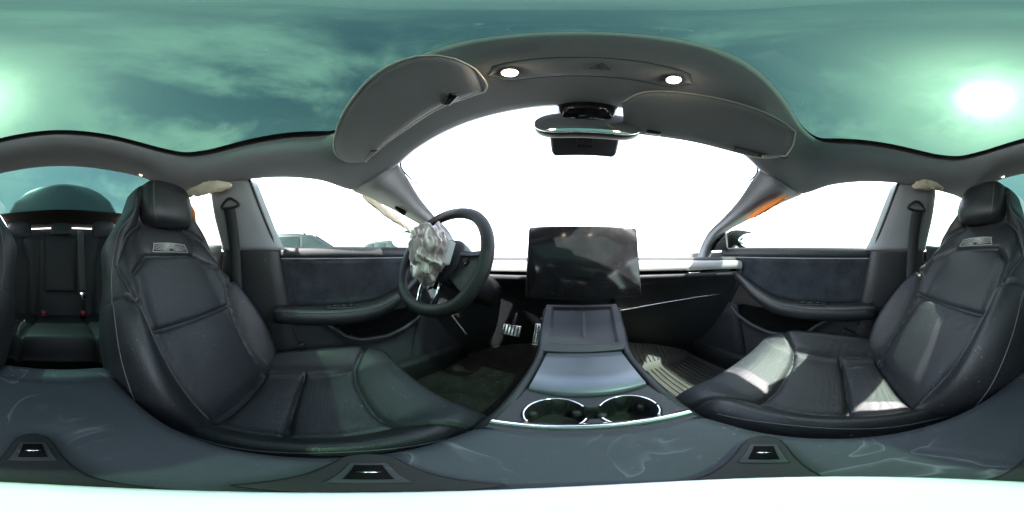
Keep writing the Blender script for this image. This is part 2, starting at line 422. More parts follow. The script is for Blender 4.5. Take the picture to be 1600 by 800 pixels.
# front pillars: windscreen side edge, window side edge, cabin side ridge
def pillar_front(sg):
    A = cr([(.440,.188,.274),(.478,.25,.247),(.520,.33,.210),(.558,.44,.165),(.588,.56,.115),(.622,.66,.03),(.635,.70,-.06)], 26)
    B = cr([(.548,.12,.238),(.600,.25,.210),(.627,.40,.163),(.642,.516,.123),(.655,.61,.05),(.662,.67,-.06)], 26)
    rows = []
    for t in np.linspace(-.25, 1.12, 16):
        q = A*(1-t)+B*t
        amp = .026*math.sin(math.pi*np.clip(t, 0, 1))-.05*max(0, -t)-.06*max(0, t-1)
        dr = np.array([0, .1, -.05])-q; dr /= np.linalg.norm(dr, axis=1)[:, None]
        rows.append(q+dr*amp)
    rows = np.array(rows)*np.array([sg, 1, 1])
    o = skin('front_pillar', rows, 'pillar', car, solid=.006)
    # dark gap line where the trim meets the headliner
    tube('trim_gap', np.array(rows)[3:-2, 1]+np.array([0,-.001,-.001]), .0012, 'plastic', o)
    # thin black edge of the windscreen by the roof corner
    Wd = cr([(.405,.215,.305),(.432,.222,.288),(.448,.255,.268),(.462,.33,.232),(.475,.40,.19)], 20)
    tube('windscreen_edge', Wd*np.array([sg,1,1]), np.linspace(.0030,.0008,20), 'frit', o, n=6)
    # unseen steel outside pillar and roof corner trim, added to block sun from glovebox
    A2, B2 = A*1.13, B*1.13
    patch('pillar_sun_block', A2*np.array([sg,1,1]), B2*np.array([sg,1,1]), 'paint', car, nb=6, solid=.008)
    H1 = cr([(.30,.245,.355),(.36,.232,.335),(.43,.20,.30),(.50,.155,.272),(.548,.12,.24)], 14)*1.0
    H2 = H1*np.array([1.13,1.16,1.13])
    patch('roof_corner_sun_block', H1*np.array([sg,1,1])+np.array([0,.004,.012]), H2*np.array([sg,1,1]), 'paint', car, nb=4, solid=.006)
for sg in (-1, 1): pillar_front(sg)

def pillar_mid(sg):
    # upper cloth part
    F = cr([(.5492,-.253,.299),(.575,-.2208,.184),(.6273,-.1936,.0774),(.6484,-.1732,.0248)], 18)
    K = cr([(.5474,-.4186,.299),(.5722,-.414,.184),(.6244,-.4162,.0774),(.6484,-.4158,.0248)], 18)
    rows = []
    for t in np.linspace(-.12, 1.12, 14):
        q = F*(1-t)+K*t; q[:, 0] -= .020*math.sin(math.pi*np.clip(t,0,1))**.6-.25*max(0,-t)-.25*max(0,t-1)
        rows.append(q)
    o = skin('middle_pillar', np.array(rows)*np.array([sg,1,1]), 'pillar', car, solid=.006)
    # stadium-shaped belt outlet cover
    c0 = np.array([.572,-.33,.20]); q = [c0+np.array([-.006-.12*dz, .024*math.cos(a), dz]) for a in np.linspace(0,2*math.pi,24,endpoint=False) for dz in [.048*math.sin(a)]]
    tube('outlet_groove', [p*np.array([sg,1,1]) for p in q], .0014, 'plastic2', o, closed=True)
    # lower plastic part
    F = cr([(.662,-.175,.050),(.66,-.15,-.1),(.655,-.11,-.27),(.64,-.06,-.45),(.63,-.04,-.56)], 18)
    K = cr([(.662,-.43,.050),(.66,-.44,-.1),(.655,-.45,-.27),(.64,-.46,-.45),(.63,-.46,-.56)], 18)
    rows = []
    for t in np.linspace(-.06, 1.06, 12):
        q = F*(1-t)+K*t; q[:, 0] -= .018*math.sin(math.pi*np.clip(t,0,1))**.5-.5*max(0,-t)-.5*max(0,t-1)
        rows.append(q)
    skin('pillar_lower_cover', np.array(rows)*np.array([sg,1,1]), 'plastic', car, solid=.005)
for sg in (-1, 1): pillar_mid(sg)

def pillar_rear(sg):
    A = cr([(.4048,-.6348,.368),(.4324,-.874,.3358),(.46,-1.15,.276),(.4897,-1.4784,.1756)], 18)
    B = cr([(.5152,-.644,.2898),(.552,-.7912,.2116),(.6071,-.9751,.1052),(.6448,-1.1408,.0198)], 18)
    patch('rear_pillar', A*np.array([sg,1,1]), B*np.array([sg,1,1]), 'headliner', car, nb=12, bulge=(-sg*.02,.02,-.01), solid=.008)
for sg in (-1, 1): pillar_rear(sg)

# windscreen and rear glass
top = np.array([p for p in (Of[k] for k in list(range(-25, 26)))]); top = top[np.argsort(top[:, 0])]
top = cr([(-.4324,.1978,.2806),(-.3542,.2254,.3128),(-.2484,.253,.3478),(-.1288,.276,.3698),(0,.2806,.3754),(.1288,.276,.3698),(.2484,.253,.3478),(.3542,.2254,.3128),(.4324,.1978,.2806)], 30)
bot = cr([(-.64,.68,-.02),(-.5,.84,-.01),(-.25,.95,.0),(0,.98,.0),(.25,.95,.0),(.5,.84,-.01),(.64,.68,-.02)], 30)
patch('windscreen', top, bot, G_WIND, car, nb=14, bulge=(0,.02,.03))
top = cr([(-.414,-.6256,.3818),(-.23,-.6486,.4112),(0,-.6578,.426),(.23,-.6486,.4112),(.414,-.6256,.3818)], 26)
bot = cr([(-.54,-1.58,.285),(-.3,-1.69,.30),(0,-1.72,.308),(.3,-1.69,.30),(.54,-1.58,.285)], 26)
patch('rear_glass', top, bot, G_REAR, car, nb=14, bulge=(0,0,.035))
bt0 = bot*.60+top*.40+np.array([0,0,.024]); bt0[:, 1] -= .03*(np.abs(bot[:, 0])/.54)**2
patch('rear_glass_border', bt0, bot+np.array([0,.002,-.006]), 'frit', car, nb=5, bulge=(0,0,.006), solid=.003)
# parcel shelf, floor pan, bulkhead, sills, outer skins
bot2 = bot+np.array([0,.01,-.020])
patch('parcel_shelf', cr([(-.60,-1.27,.13),(0,-1.27,.15),(.60,-1.27,.13)], 26), bot2, 'plastic', car, nb=6, solid=.01)
mk('floor_pan', [(-.75,-1.4,-.70),(.75,-1.4,-.70),(.75,1.25,-.70),(-.75,1.25,-.70)], [(0,1,2,3)], 'plastic', car, smooth=False, solid=.02)
mk('bulkhead', [(-.75,1.05,-.71),(.75,1.05,-.71),(.75,1.05,-.05),(-.75,1.05,-.05)], [(0,1,2,3)], 'plastic', car, smooth=False, solid=.02)
mk('rear_bulkhead', [(-.75,-1.30,-.71),(.75,-1.30,-.71),(.75,-1.30,.12),(-.75,-1.30,.12)], [(0,1,2,3)], 'plastic', car, smooth=False, solid=.02)
rows = []
for y, w, z in ((.98,.70,-.03),(1.3,.72,-.05),(1.7,.70,-.10),(2.0,.62,-.18),(2.12,.50,-.30)):
    rows.append([(x*w, y-.10*abs(x)**2, z-.05*abs(x)**3) for x in np.linspace(-1,1,21)])
skin('bonnet', rows, 'paint', car, solid=.01)
for sg in (-1,1):
    rows = []
    for z, x in ((.02,.70),(-.05,.80),(-.2,.86),(-.4,.87),(-.6,.84),(-.75,.80)):
        rows.append([(sg*x, y, z) for y in (-1.5,-.9,-.3,.3,.8,1.0)])
    skin('side_skin', rows, 'paint', car, solid=.01)
    rows = [[(sg*x, y, z) for y in (1.02,1.4,1.8,2.1)] for z, x in ((-.08,.70),(-.12,.82),(-.4,.87),(-.7,.82))]
    skin('front_wing', rows, 'paint', car, solid=.01)
    # side seal between the cabin and the doors
    box('sill', (sg*.66, .0, -.60), (.14, 1.5, .16), 'plastic', car, bevel=.03)

# overhead lamp panel in the front header and the four reading lamps
def header_pt(x, t, drop=.0):
    """point on the header cloth, t = 0 at the roof glass, 1 at the windscreen"""
    k = int(np.argmin(np.abs(Gf[:len(Gf)//3, 0]-x)))
    g, o_ = Gf[k], Of[k]; q = g*(1-t)+o_*t; c0 = np.array([0,-.14,-.1])-q; c0 /= np.linalg.norm(c0)
    q = q+c0*(.030*math.sin(math.pi*t**.75)+drop); return np.array([x, q[1], q[2]])
pan = []
for x in np.linspace(-.115, .115, 15):
    a = max(0, (abs(x)-.085)/.03); hw = .125*math.sqrt(max(0, 1-a*a))
    pan.append([header_pt(abs(x), .50+hw*k, .0065-.0035*abs(k)**4)*np.array([1 if x >= 0 else 1,1,1])*1.0+0 for k in np.linspace(-1,1,7)])
pan = np.array(pan)
for i, x in enumerate(np.linspace(-.115,.115,15)): pan[i][:, 0] = x
lp = thing('overhead_lamp_panel', 'grey overhead panel with two lit lamps above the rear view mirror', 'lamp panel')
skin('panel', pan, 'visor', lp, solid=.003)
for a in (0, -1): tube('panel_edge', pan[:, a]+np.array([0,0,-.001]), .0012, 'plastic2', lp, n=6)
E_LAMP = emit('lit_lamp', (1.0,.80,.55), 6.0)
for x in (-.088, .088):
    p = header_pt(abs(x), .52, .011); p[0] = x
    lr = disc('lamp_rim', p, .0112, .004, 'plastic2', lp, axis=(0,-.35,-.94))
    disc('lamp_lens', p+np.array([0,-.0012,-.0035]), .0088, .003, E_LAMP, lr, axis=(0,-.35,-.94))
crw = header_pt(.004, .50, .010); crw[0] = .004
tube('warning_mark', [crw+np.array(d) for d in ((-.010,.006,-.001),(0,-.009,.001),(.010,.006,-.001))], .0011, 'plastic2', lp, closed=True, n=6)
for sg, who in ((-1,'left'),(1,'right')):
    p = np.array([sg*.336, -.615, .385])
    l = thing('reading_lamp', 'small lit reading lamp in roof bar behind the %s front headrest' % who, 'lamp', p, 'reading lamps in the rear roof bar')
    disc('lamp_rim', p, .013, .004, 'chrome', l, axis=(0,.5,-.86))
    disc('lamp_lens', p+np.array([0,.0016,-.0032]), .0105, .003, E_LAMP, l, axis=(0,.5,-.86))

# ------------------------------------------------------------------ sun visors
def visor(sg, rear, front, label, drop):
    t = thing('sun_visor', label, 'sun visor')
    n = 30
    A, B = cr(rear, n), cr(front, n)
    rows_t, rows_b = [], []
    for k in np.linspace(0, 1, 13):
        q = A*(1-k)+B*k
        edge = math.sqrt(max(0, 1-abs(2*k-1)**5))
        sag = np.array([min(1, math.sqrt(max(0, 1-abs(2*s-1)**9))) for s in np.linspace(0,1,n)])*edge
        rows_b.append(q+np.outer(sag, (0, 0, -.011))); rows_t.append(q+np.outer(sag, (0, 0, .009)))
    rows = rows_b+rows_t[::-1]
    skin('panel', rows, 'visor', t, rclosed=True)
    # pale welt round the rim
    loop = np.vstack([A, cr([A[-1], (A[-1]+B[-1])/2+(A[-1]-A[-4])*.25, B[-1]], 8)[1:-1], B[::-1]])
    tube('welt', loop+np.array([0,0,-.0012]), .0019, 'seam', t, n=6)
    def surf(sv, kv, off=-.0005):
        i = sv*(n-1); a = int(min(n-2, i)); f_ = i-a
        q = (A[a]*(1-f_)+A[a+1]*f_)*(1-kv)+(B[a]*(1-f_)+B[a+1]*f_)*kv
        e = math.sqrt(max(0, 1-abs(2*kv-1)**5))*min(1, math.sqrt(max(0, 1-abs(2*sv-1)**9)))
        return q+np.array([0,0,-.011*e+off])
    return t, surf
rear = [at(561,254,z=.290), at(534,250,z=.303), at(521,230,z=.316), at(530,190,z=.334), at(560,142,z=.348), at(600,107,z=.357), at(650,88,z=.3634), at(700,89,z=.3634), at(742,108,z=.3588)]
front = [at(569,252,z=.288), at(585,240,z=.290), at(607,221,z=.298), at(640,198,z=.310), at(690,167,z=.330), at(725,154,z=.338), at(757,143,z=.3478)]
vt, sf = visor(-1, rear, front, 'grey cloth sun visor folded up over the steering wheel', .0)
p = at(703,155,z=.323); 
box('grip_recess', p, (.034,.014,.008), 'gloss', vt, rot=Matrix.Rotation(R(-24),3,'Z'), bevel=.003)
lb = skin('warning_label', [[sf(a, k, -.0025) for a in np.linspace(.07,.24,9)] for k in np.linspace(.80,.94,5)], 'label', vt, solid=.002)
for k in (.83,.86,.89,.92): tube('print_line', [sf(a, k, -.004) for a in np.linspace(.10,.23,7)], .0007, 'print', lb, n=4)
tube('label_mark', [sf(.08,.83,-.004), sf(.08,.91,-.004)], .0022, 'print', lb, n=6)
tube('hinge_arm', [at(578,246,z=.3174), at(566,252,z=.311), at(560,249,z=.322)], .004, 'plastic2', vt, smooth=10)
rear = [at(972,160,z=.3478), at(1010,143,z=.3606), at(1085,147,z=.3634), at(1150,160,z=.3575), at(1205,180,z=.347), at(1243,205,z=.332)]
front = [at(975,205,z=.311), at(1020,211,z=.308), at(1085,221,z=.302), at(1145,236,z=.292), at(1190,246,z=.286), at(1228,243,z=.288)]
vt, sf = visor(1, rear, front, 'grey cloth sun visor tipped forward over the passenger side windscreen', .0)
box('grip_recess', at(1021,207,z=.2999), (.030,.012,.008), 'gloss', vt, rot=Matrix.Rotation(R(-8),3,'Z'), bevel=.003)
lb = skin('warning_label', [[sf(a, k, -.0025) for a in np.linspace(.63,.86,9)] for k in np.linspace(.80,.92,5)], 'label', vt, solid=.002)
for k in (.83,.86,.89): tube('print_line', [sf(a, k, -.004) for a in np.linspace(.65,.80,7)], .0006, 'print', lb, n=4)
tube('label_mark', [sf(.835,.83,-.004), sf(.835,.89,-.004)], .0026, 'print', lb, n=6)
tube('hinge_arm', [at(1210,240,z=.3082), at(1225,246,z=.3036), at(1232,243,z=.3174)], .004, 'plastic2', vt, smooth=10)

# ------------------------------------------------------------------ rear view mirror and camera housing
mr_ = thing('rear_view_mirror', 'wide frameless rear view mirror below the overhead lamp panel', 'mirror', (0,.285,.31))
rot = Matrix.Rotation(R(1), 3, 'X')
def mirror_outline(w, h, y, n=48):
    o = []
    for a in np.linspace(0, 2*math.pi, n, endpoint=False):
        c, s = math.cos(a), math.sin(a)
        o.append(Vector((.003,.285,.310))+rot @ Vector((w*abs(c)**.45*np.sign(c), y, h*abs(s)**.62*np.sign(s)*(1-.25*abs(c)**3))))
    return o
slab('housing', mirror_outline(.100,.0375,.004), rot @ Vector((0,.022,0)), 'plastic', mr_, bevel=.006)
slab('glass', mirror_outline(.098,.036,0), rot @ Vector((0,.0035,0)), 'mirror', mr_, bevel=.0012)
mt = cr([(-.0506,.2686,.3754),(-.046,.3128,.3754),(0,.3312,.3772),(.046,.3128,.3754),(.0506,.2686,.3754),(0,.2558,.3772)], 30, True)
mt2 = (mt-np.array([0,.29,.375]))*np.array([.9,.8,1])+np.array([0,.305,.324])
skin('mount', [mt, mt*.5+mt2*.5+np.array([0,0,0]), mt2], 'gloss', mr_, closed=True, caps=True)
ch = thing('camera_housing', 'black trapezoid camera cover on windscreen behind rear view mirror', 'camera', (0,.40,.35))
o1 = [(-.0782,.3312,.3542),(.0782,.3312,.3542),(.081,.4002,.3082),(.0736,.4094,.2962),(-.0736,.4094,.2962),(-.081,.4002,.3082)]
lo = [(-.0754,.3358,.3358),(.0754,.3358,.3358),(.0791,.3938,.2898),(.0718,.3993,.2815),(-.0718,.3993,.2815),(-.0791,.3938,.2898)]
slab_v = np.vstack([o1, lo]); nn = 6
mk('cover', slab_v, [tuple(range(nn)), tuple(range(2*nn-1,nn-1,-1))]+[(i,(i+1)%nn,nn+(i+1)%nn,nn+i) for i in range(nn)], 'plastic2', ch, bevel=.006)
s1 = [(-.0258,.3422,.3252),(.0258,.3422,.3252),(.0166,.3698,.3041),(-.0166,.3698,.3041)]
slab('sensor_window', [np.array(p)+np.array([0,0,.003]) for p in s1], (0,-.004,-.006), 'plastic', ch, bevel=.002)
for k in range(6): box('vent_slot', (-.015+.006*k, .372, .298), (.003,.006,.002), 'frit', ch, rot=Matrix.Rotation(R(-37),3,'X'), bevel=0)

# ------------------------------------------------------------------ front seats
def interp(tab, x):
    a = np.array(tab); return np.interp(x, a[:, 0], a[:, 1])
def smooth_tab(tab):
    a = np.array(tab, float); d = cr(np.column_stack([a[:,0], a[:,1]]), 120); return d[np.argsort(d[:,0])]
YC = smooth_tab([(-.52,-.158),(-.46,-.185),(-.40,-.20),(-.30,-.262),(-.19,-.335),(-.08,-.402),(.02,-.462),(.10,-.500),(.18,-.527),(.28,-.550)])
WID = smooth_tab([(-.52,.17),(-.46,.19),(-.40,.235),(-.32,.258),(-.22,.262),(-.14,.255),(-.07,.237),(-.01,.228),(.05,.222),(.10,.19),(.16,.145),(.21,.124),(.25,.108),(.275,.075),(.29,.04)])
BOL = smooth_tab([(-.52,.02),(-.46,.03),(-.40,.06),(-.30,.085),(-.18,.078),(-.09,.050),(-.02,.036),(.05,.040),(.12,.050),(.20,.052),(.28,.03)])
Z0, Z1 = -.52, .285
BACK_SEAMS = [
 [(-.12,-.52),(-.125,-.46),(-.135,-.34),(-.158,-.20),(-.175,-.135)], [(.12,-.52),(.125,-.46),(.135,-.34),(.158,-.20),(.175,-.135)],       # insert sides
 [(-.158,-.195),(.158,-.195)],                                                                               # across, lumbar
 [(-.262,-.115),(-.215,-.118),(-.175,-.135),(-.165,-.165)], [(.262,-.115),(.215,-.118),(.175,-.135),(.165,-.165)],    # bolster tops
 [(-.175,-.135),(-.172,-.06),(-.135,-.03),(-.115,-.012)], [(.175,-.135),(.172,-.06),(.135,-.03),(.115,-.012)],       # upper insert
 [(-.115,-.012),(-.10,.0),(.10,.0),(.115,-.012)],
 [(-.19,-.128),(-.205,-.03),(-.165,.05),(-.105,.10),(-.10,.2)], [(.19,-.128),(.205,-.03),(.165,.05),(.105,.10),(.10,.2)],
]
_rw = np.random.RandomState(11)
_WV = [(_rw.uniform(-1,1)*f_, _rw.uniform(-1,1)*f_, _rw.uniform(0,6.28), a_) for f_, a_ in ((22,1),(26,1),(34,.8),(45,.6),(60,.5),(80,.35),(110,.25),(150,.18))]
def wrinkle(X, Y, d):
    """slack of the cover: shallow waves, with short puckers pulled in along the seams"""
    w = sum(a_*np.sin(kx*X+ky*Y+ph+.9*np.sin(ky*.7*X-kx*.5*Y+ph*2)) for kx, ky, ph, a_ in _WV)
    return .0006*w*(.4+.6*np.sin(5*X+7*Y)**2)+.0009*np.exp(-d/.022)*np.sin(210*X+170*Y+2.5*np.sin(31*X-23*Y))
def back_front(X, Z):
    """front surface: X local lateral, Z height -> depth along the normal"""
    w = interp(WID, Z); q = np.clip(X/w, -1, 1); a = np.abs(q)
    F = interp(BOL, Z)*ss(.48, .86, a)
    d = np.full(np.shape(X), 9.)
    for s in BACK_SEAMS: d = np.minimum(d, seg_dist(X, Z, s))
    F = F+.010*(1-np.exp(-d/.018))-.011*np.exp(-(d/.0055)**2)+wrinkle(X, Z, d)
    T = interp([(-.46,.05),(-.3,.085),(0,.085),(.15,.06),(.285,.03)], Z)
    r = np.sqrt(np.clip(1-a**9, 0, 1)); top = np.sqrt(np.clip(1-ss(Z1-.035, Z1, Z)**2, 0, 1))
    return -T+(F+T)*r*(.35+.65*top), T
def back_xyz(X, Z, extra=0.0):
    d, T = back_front(X, Z); y = interp(YC, Z)
    dy = (interp(YC, Z+.01)-interp(YC, Z-.01))/.02
    ln = np.sqrt(1+dy*dy); return np.stack([X, y+(d+extra)/ln, Z-dy*(d+extra)/ln], -1)
CYZ = smooth_tab([(-.26,-.482),(-.20,-.468),(-.10,-.456),(.0,-.443),(.08,-.428),(.14,-.408),(.19,-.398),(.232,-.408),(.262,-.436)])
CW = smooth_tab([(-.26,.225),(-.15,.248),(.0,.256),(.12,.256),(.21,.246),(.262,.235)])
CB = smooth_tab([(-.26,.055),(-.12,.088),(.02,.090),(.12,.070),(.19,.026),(.262,.0)])
Y0, Y1 = -.26, .262
CUSH_SEAMS = [[(-.140,-.26),(-.145,-.05),(-.138,.105)], [(.140,-.26),(.145,-.05),(.138,.105)], [(-.143,-.045),(-.05,-.052),(.05,-.052),(.143,-.045)],
 [(-.256,.185),(-.20,.160),(-.138,.105),(-.07,.094),(.07,.094),(.138,.105),(.20,.160),(.256,.185)],[(-.14,-.165),(.14,-.165)]]
PIPING = [[(-.205,-.26),(-.215,-.1),(-.214,.02),(-.225,.12)], [(.205,-.26),(.215,-.1),(.214,.02),(.225,.12)]]
def cush_top(X, Y):
    w = interp(CW, Y); q = np.clip(X/w, -1, 1); a = np.abs(q)
    F = interp(CB, Y)*ss(.44, .82, a)
    d = np.full(np.shape(X), 9.)
    for s in CUSH_SEAMS: d = np.minimum(d, seg_dist(X, Y, s))
    F = F+.011*(1-np.exp(-d/.02))-.012*np.exp(-(d/.006)**2)+wrinkle(X*1.1+.7, Y, d)
    r = np.sqrt(np.clip(1-a**9, 0, 1)); fr = np.sqrt(np.clip(1-ss(Y1-.05, Y1, Y)**2, 0, 1))
    T = .10
    return interp(CYZ, Y)-T+(F+T)*r*(.45+.55*fr)

def seat_split(root, parts):
    """parts: name -> (verts, faces, material)"""
    for nm, (v, f, m) in parts.items():
        used = sorted({i for q in f for i in q}); ix = {a: b for b, a in enumerate(used)}
        mk(nm.rstrip('0123456789'), [v[i] for i in used], [tuple(ix[i] for i in q) for q in f], m, root)

def front_seat(cx, dy, dz, lean, label):
    t = thing('bucket_seat', label, 'seat', (cx, dy, dz-.5), 'front seats')
    piv = np.array([0, -.19, -.43]); c, s = math.cos(R(lean)), math.sin(R(lean))
    def place(P, back=False):
        P = np.array(P, float)
        if back:
            q = P-piv; P = np.stack([q[..., 0], q[..., 1]*c-q[..., 2]*s, q[..., 1]*s+q[..., 2]*c], -1)+piv
        return P+np.array([cx, dy, dz])
    # --- backrest: front skin by panel, back shell
    nq, nzv = 131, 210
    qs = np.sin(np.linspace(-1, 1, nq)*math.pi/2*.985)/math.sin(math.pi/2*.985)
    zs = np.linspace(Z0, Z1, nzv); Q, Z = np.meshgrid(qs, zs); X = Q*interp(WID, Z)
    V = place(back_xyz(X, Z), True).reshape(-1, 3)
    insq = interp([(-.46,.125),(-.34,.135),(-.20,.158),(-.135,.175),(-.06,.172),(-.03,.135),(-.012,.115),(0,.10),(.0001,0),(.3,0)], Z)
    zb = interp([(0,-.165),(.165,-.165),(.175,-.135),(.215,-.118),(.262,-.115)], np.abs(X))
    reg = np.where(np.abs(X) < insq, np.where(Z < -.195, 0, 1), np.where(Z < zb, np.where(X < 0, 2, 3), 4))
    parts = {}
    F = grid_faces(nzv, nq)
    names = [('lower_insert','insert'),('upper_insert','insert'),('side_bolster1','leather'),('side_bolster2','leather'),('shoulder_shell','leather')]
    rg = reg.reshape(-1)
    for k, (nm, m) in enumerate(names): parts[nm] = (V, [f for f in F if rg[f[0]] == k], m)
    seat_split(t, parts)
    # back shell
    bq = np.linspace(-1, 1, 21); bz = np.linspace(Z0, Z1, 30); rows = []
    for z in bz:
        w = float(interp(WID, z)); T = float(interp([(-.46,.05),(-.3,.085),(0,.085),(.15,.06),(.285,.03)], z))
        r_ = []
        for q in bq:
            y = float(interp(YC, z)); d = -T-.045*(1-q**4)*(1-ss(.2, Z1, z)); r_.append((q*w, y+d*.83, z+d*.5))
        rows.append(r_)
    skin('back_shell', place(rows, True), 'plastic', t)
    # --- stitching on the backrest
    for sgn in (-1, 1):
        for line in ([(.147,-.42),(.152,-.33),(.176,-.20),(.19,-.128),(.205,-.03),(.165,.05),(.112,.10)], [(.231,-.40),(.245,-.32),(.247,-.22),(.238,-.13),(.215,-.02),(.19,.06),(.14,.12),(.112,.2)]):
            l = cr([(sgn*a, b) for a, b in line], 90)
            tube('stitching', place(back_xyz(l[:, 0], l[:, 1], .0006), True), .0011, 'stitch', t, n=5)
    # --- emblem plate between the shoulders
    ex = np.linspace(-1, 1, 33); erow = []
    for k in np.linspace(0, 1, 7):
        hw_ = .078-.012*k; lx = ex*hw_; erow.append(np.stack([lx, .010+k*(.030-.004*ex**2)], -1))
    erow = np.array(erow)
    e = skin('emblem_plate', place(back_xyz(erow[..., 0], erow[..., 1], .0035), True), 'plastic2', t)
    for k in range(34):
        a = math.pi*(.03+.94*k/33); ca, sa = math.cos(a), math.sin(a)
        t_ = min(.074/max(1e-3, abs(ca)), .0275/max(1e-3, sa)); r0 = .010+.010*(k % 2)
        rr_ = np.linspace(r0, t_*.97, 6)
        l = np.stack([rr_*ca, .0115+rr_*sa], -1)
        tube('emblem_ray', place(back_xyz(l[:, 0], l[:, 1], .0045), True), .0008, 'print', e, n=4)
    el = np.vstack([erow[0], erow[1:-1, -1], erow[-1][::-1], erow[1:-1, 0][::-1]])
    tube('emblem_rim', place(back_xyz(el[:, 0], el[:, 1], .004), True), .0011, 'print', e, n=5, closed=True)
    # --- headrest
    rows = []
    for k in np.linspace(-1, 1, 30):
        sc = (1-abs(k)**3.6)**.5 if abs(k) < 1 else 0.02
        zc = .196+k*.098; yc = -.480-.018*k
        w = (.098-.010*k)*max(sc, .02)**.55; dpt = .066*max(sc, .02)
        rows.append([(w*abs(math.cos(a))**.55*np.sign(math.cos(a)), yc-.01+dpt*abs(math.sin(a))**.7*np.sign(math.sin(a)), zc) for a in np.linspace(0, 2*math.pi, 48, endpoint=False)])
    rows = np.array(rows)
    hr = skin('headrest', place(rows, True), 'leather', t, closed=True, caps=True)
    for j in (6, 18):
        tube('stitching', place(rows[3:-3, j]+np.array([0,.0015,0]), True), .0013, 'stitch', hr, n=5)
    # --- cushion
    nq, ny = 121, 150
    qs = np.sin(np.linspace(-1, 1, nq)*math.pi/2*.985)/math.sin(math.pi/2*.985)
    ys = np.linspace(Y0, Y1, ny); Q, Y = np.meshgrid(qs, ys); X = Q*interp(CW, Y)
    V = place(np.stack([X, Y, cush_top(X, Y)], -1)).reshape(-1, 3)
    thy = interp([(0,.094),(.07,.094),(.138,.105),(.20,.160),(.256,.185)], np.abs(X))
    reg = np.where(Y > thy, 0, np.where(np.abs(X) > .142, np.where(X < 0, 1, 2), np.where(Y > -.05, 3, 4))).reshape(-1)
    F = grid_faces(ny, nq)
    nm = [('thigh_support','insert'),('cushion_bolster1','leather'),('cushion_bolster2','leather'),('cushion_insert','insert'),('cushion_rear_insert','insert')]
    seat_split(t, {n_: (V, [f for f in F if reg[f[0]] == k], m) for k, (n_, m) in enumerate(nm)})
    for line in PIPING:
        l = cr(line, 70); tube('stitching', place(np.stack([l[:, 0], l[:, 1], cush_top(l[:, 0], l[:, 1])+.0006], -1)), .0011, 'stitch', t, n=5)
    # skirt below the cushion and the seat base
    rim = [(x, Y0, float(cush_top(x, Y0))) for x in ()]
    edge = [V.reshape(ny, nq, 3)[i, 0] for i in range(0, ny, 6)]+[V.reshape(ny, nq, 3)[-1, j] for j in range(0, nq, 6)]+[V.reshape(ny, nq, 3)[i, -1] for i in range(ny-1, -1, -6)]
    edge = np.array(edge); low = edge.copy(); low[:, 2] = dz-.585; ctr = np.array([cx, dy-.03, 0])
    low[:, :2] = ctr[:2]+(low[:, :2]-ctr[:2])*.90
    skin('seat_skirt', [edge, edge*.45+low*.55+np.array([0,0,0]), low], 'plastic', t)
    for sx in (-.18, .18): box('seat_rail', (cx+sx, dy-.02, -.645), (.05,.50,.09), 'plastic', t, bevel=.006)
    # buckle on the inboard side and belt anchor on the outboard side
    sg = 1 if cx < 0 else -1
    ob = place([(-sg*.278, -.135, -.435)])[0]
    b = box('belt_anchor', ob+np.array([0,.045,.035]), (.030,.075,.042), 'plastic2', t, rot=Matrix.Rotation(R(28),3,'X'), bevel=.007)
    l = cr([ob+np.array([0,.02,.02]), ob+np.array([0,-.03,-.02]), ob+np.array([0,-.09,-.05])], 10)
    patch('anchor_strap', l+np.array([-.004*sg,.0,.022]), l+np.array([.004*sg,0,-.022]), 'belt', b, nb=3, solid=.003)
    box('anchor_plate', ob+np.array([sg*.004,-.035,-.005]), (.008,.06,.03), 'steel', b, rot=Matrix.Rotation(R(20),3,'X'), bevel=.003)
    disc('anchor_bolt', ob+np.array([sg*.009,-.035,-.003]), .010, .008, 'chrome', b, axis=(sg,0,0))
    ib = place([(sg*.268, -.15, -.40)])[0]
    b = box('buckle', ib, (.024,.032,.085), 'plastic', t, rot=Matrix.Rotation(R(-24),3,'X'), bevel=.005)
    box('release_button', ib+np.array([0,.012,.040]), (.015,.012,.008), 'red', b, rot=Matrix.Rotation(R(-24),3,'X'), bevel=.002)
    return t
front_seat(-.37, 0, 0, 0, 'black leather front seat in shade behind the steering wheel')
front_seat(.37, .02, .05, 5, 'black leather front passenger seat with sun patches across the cushion')

# ------------------------------------------------------------------ rear bench
rb = thing('rear_bench_seat', 'black leather rear bench with three headrests and red buckles', 'bench seat', (0,-1.0,-.65))
RS = [[(-.155,-.45),(-.16,.16)],[(.155,-.45),(.16,.16)],[(-.58,.0),(-.45,.01),(-.42,-.05),(-.38,-.42)],[(.58,.0),(.45,.01),(.42,-.05),(.38,-.42)],[(-.22,-.42),(-.24,-.05),(-.28,.05),(-.30,.14)],[(.22,-.42),(.24,-.05),(.28,.05),(.30,.14)],[(-.11,-.25),(.11,-.25)],[(-.11,-.25),(-.115,.16)],[(.11,-.25),(.115,.16)]]
nx, nzr = 200, 110
Xr, Zr = np.meshgrid(np.linspace(-.66,.66,nx), np.linspace(-.47,.165,nzr))
d = np.full(Xr.shape, 9.)
for s in RS: d = np.minimum(d, seg_dist(Xr, Zr, s))
Yr = -1.03-(Zr+.45)*.33+.014*(1-np.exp(-d/.03))-.01*np.exp(-(d/.006)**2)+.035*ss(.42,.62,np.abs(Xr))-.03*ss(.10,.165,Zr)**2
skin('backrest', np.stack([Xr, Yr, Zr], -1), 'rearleather', rb)
Xc, Yc = np.meshgrid(np.linspace(-.66,.66,140), np.linspace(-1.09,-.585,80))
d = np.full(Xc.shape, 9.)
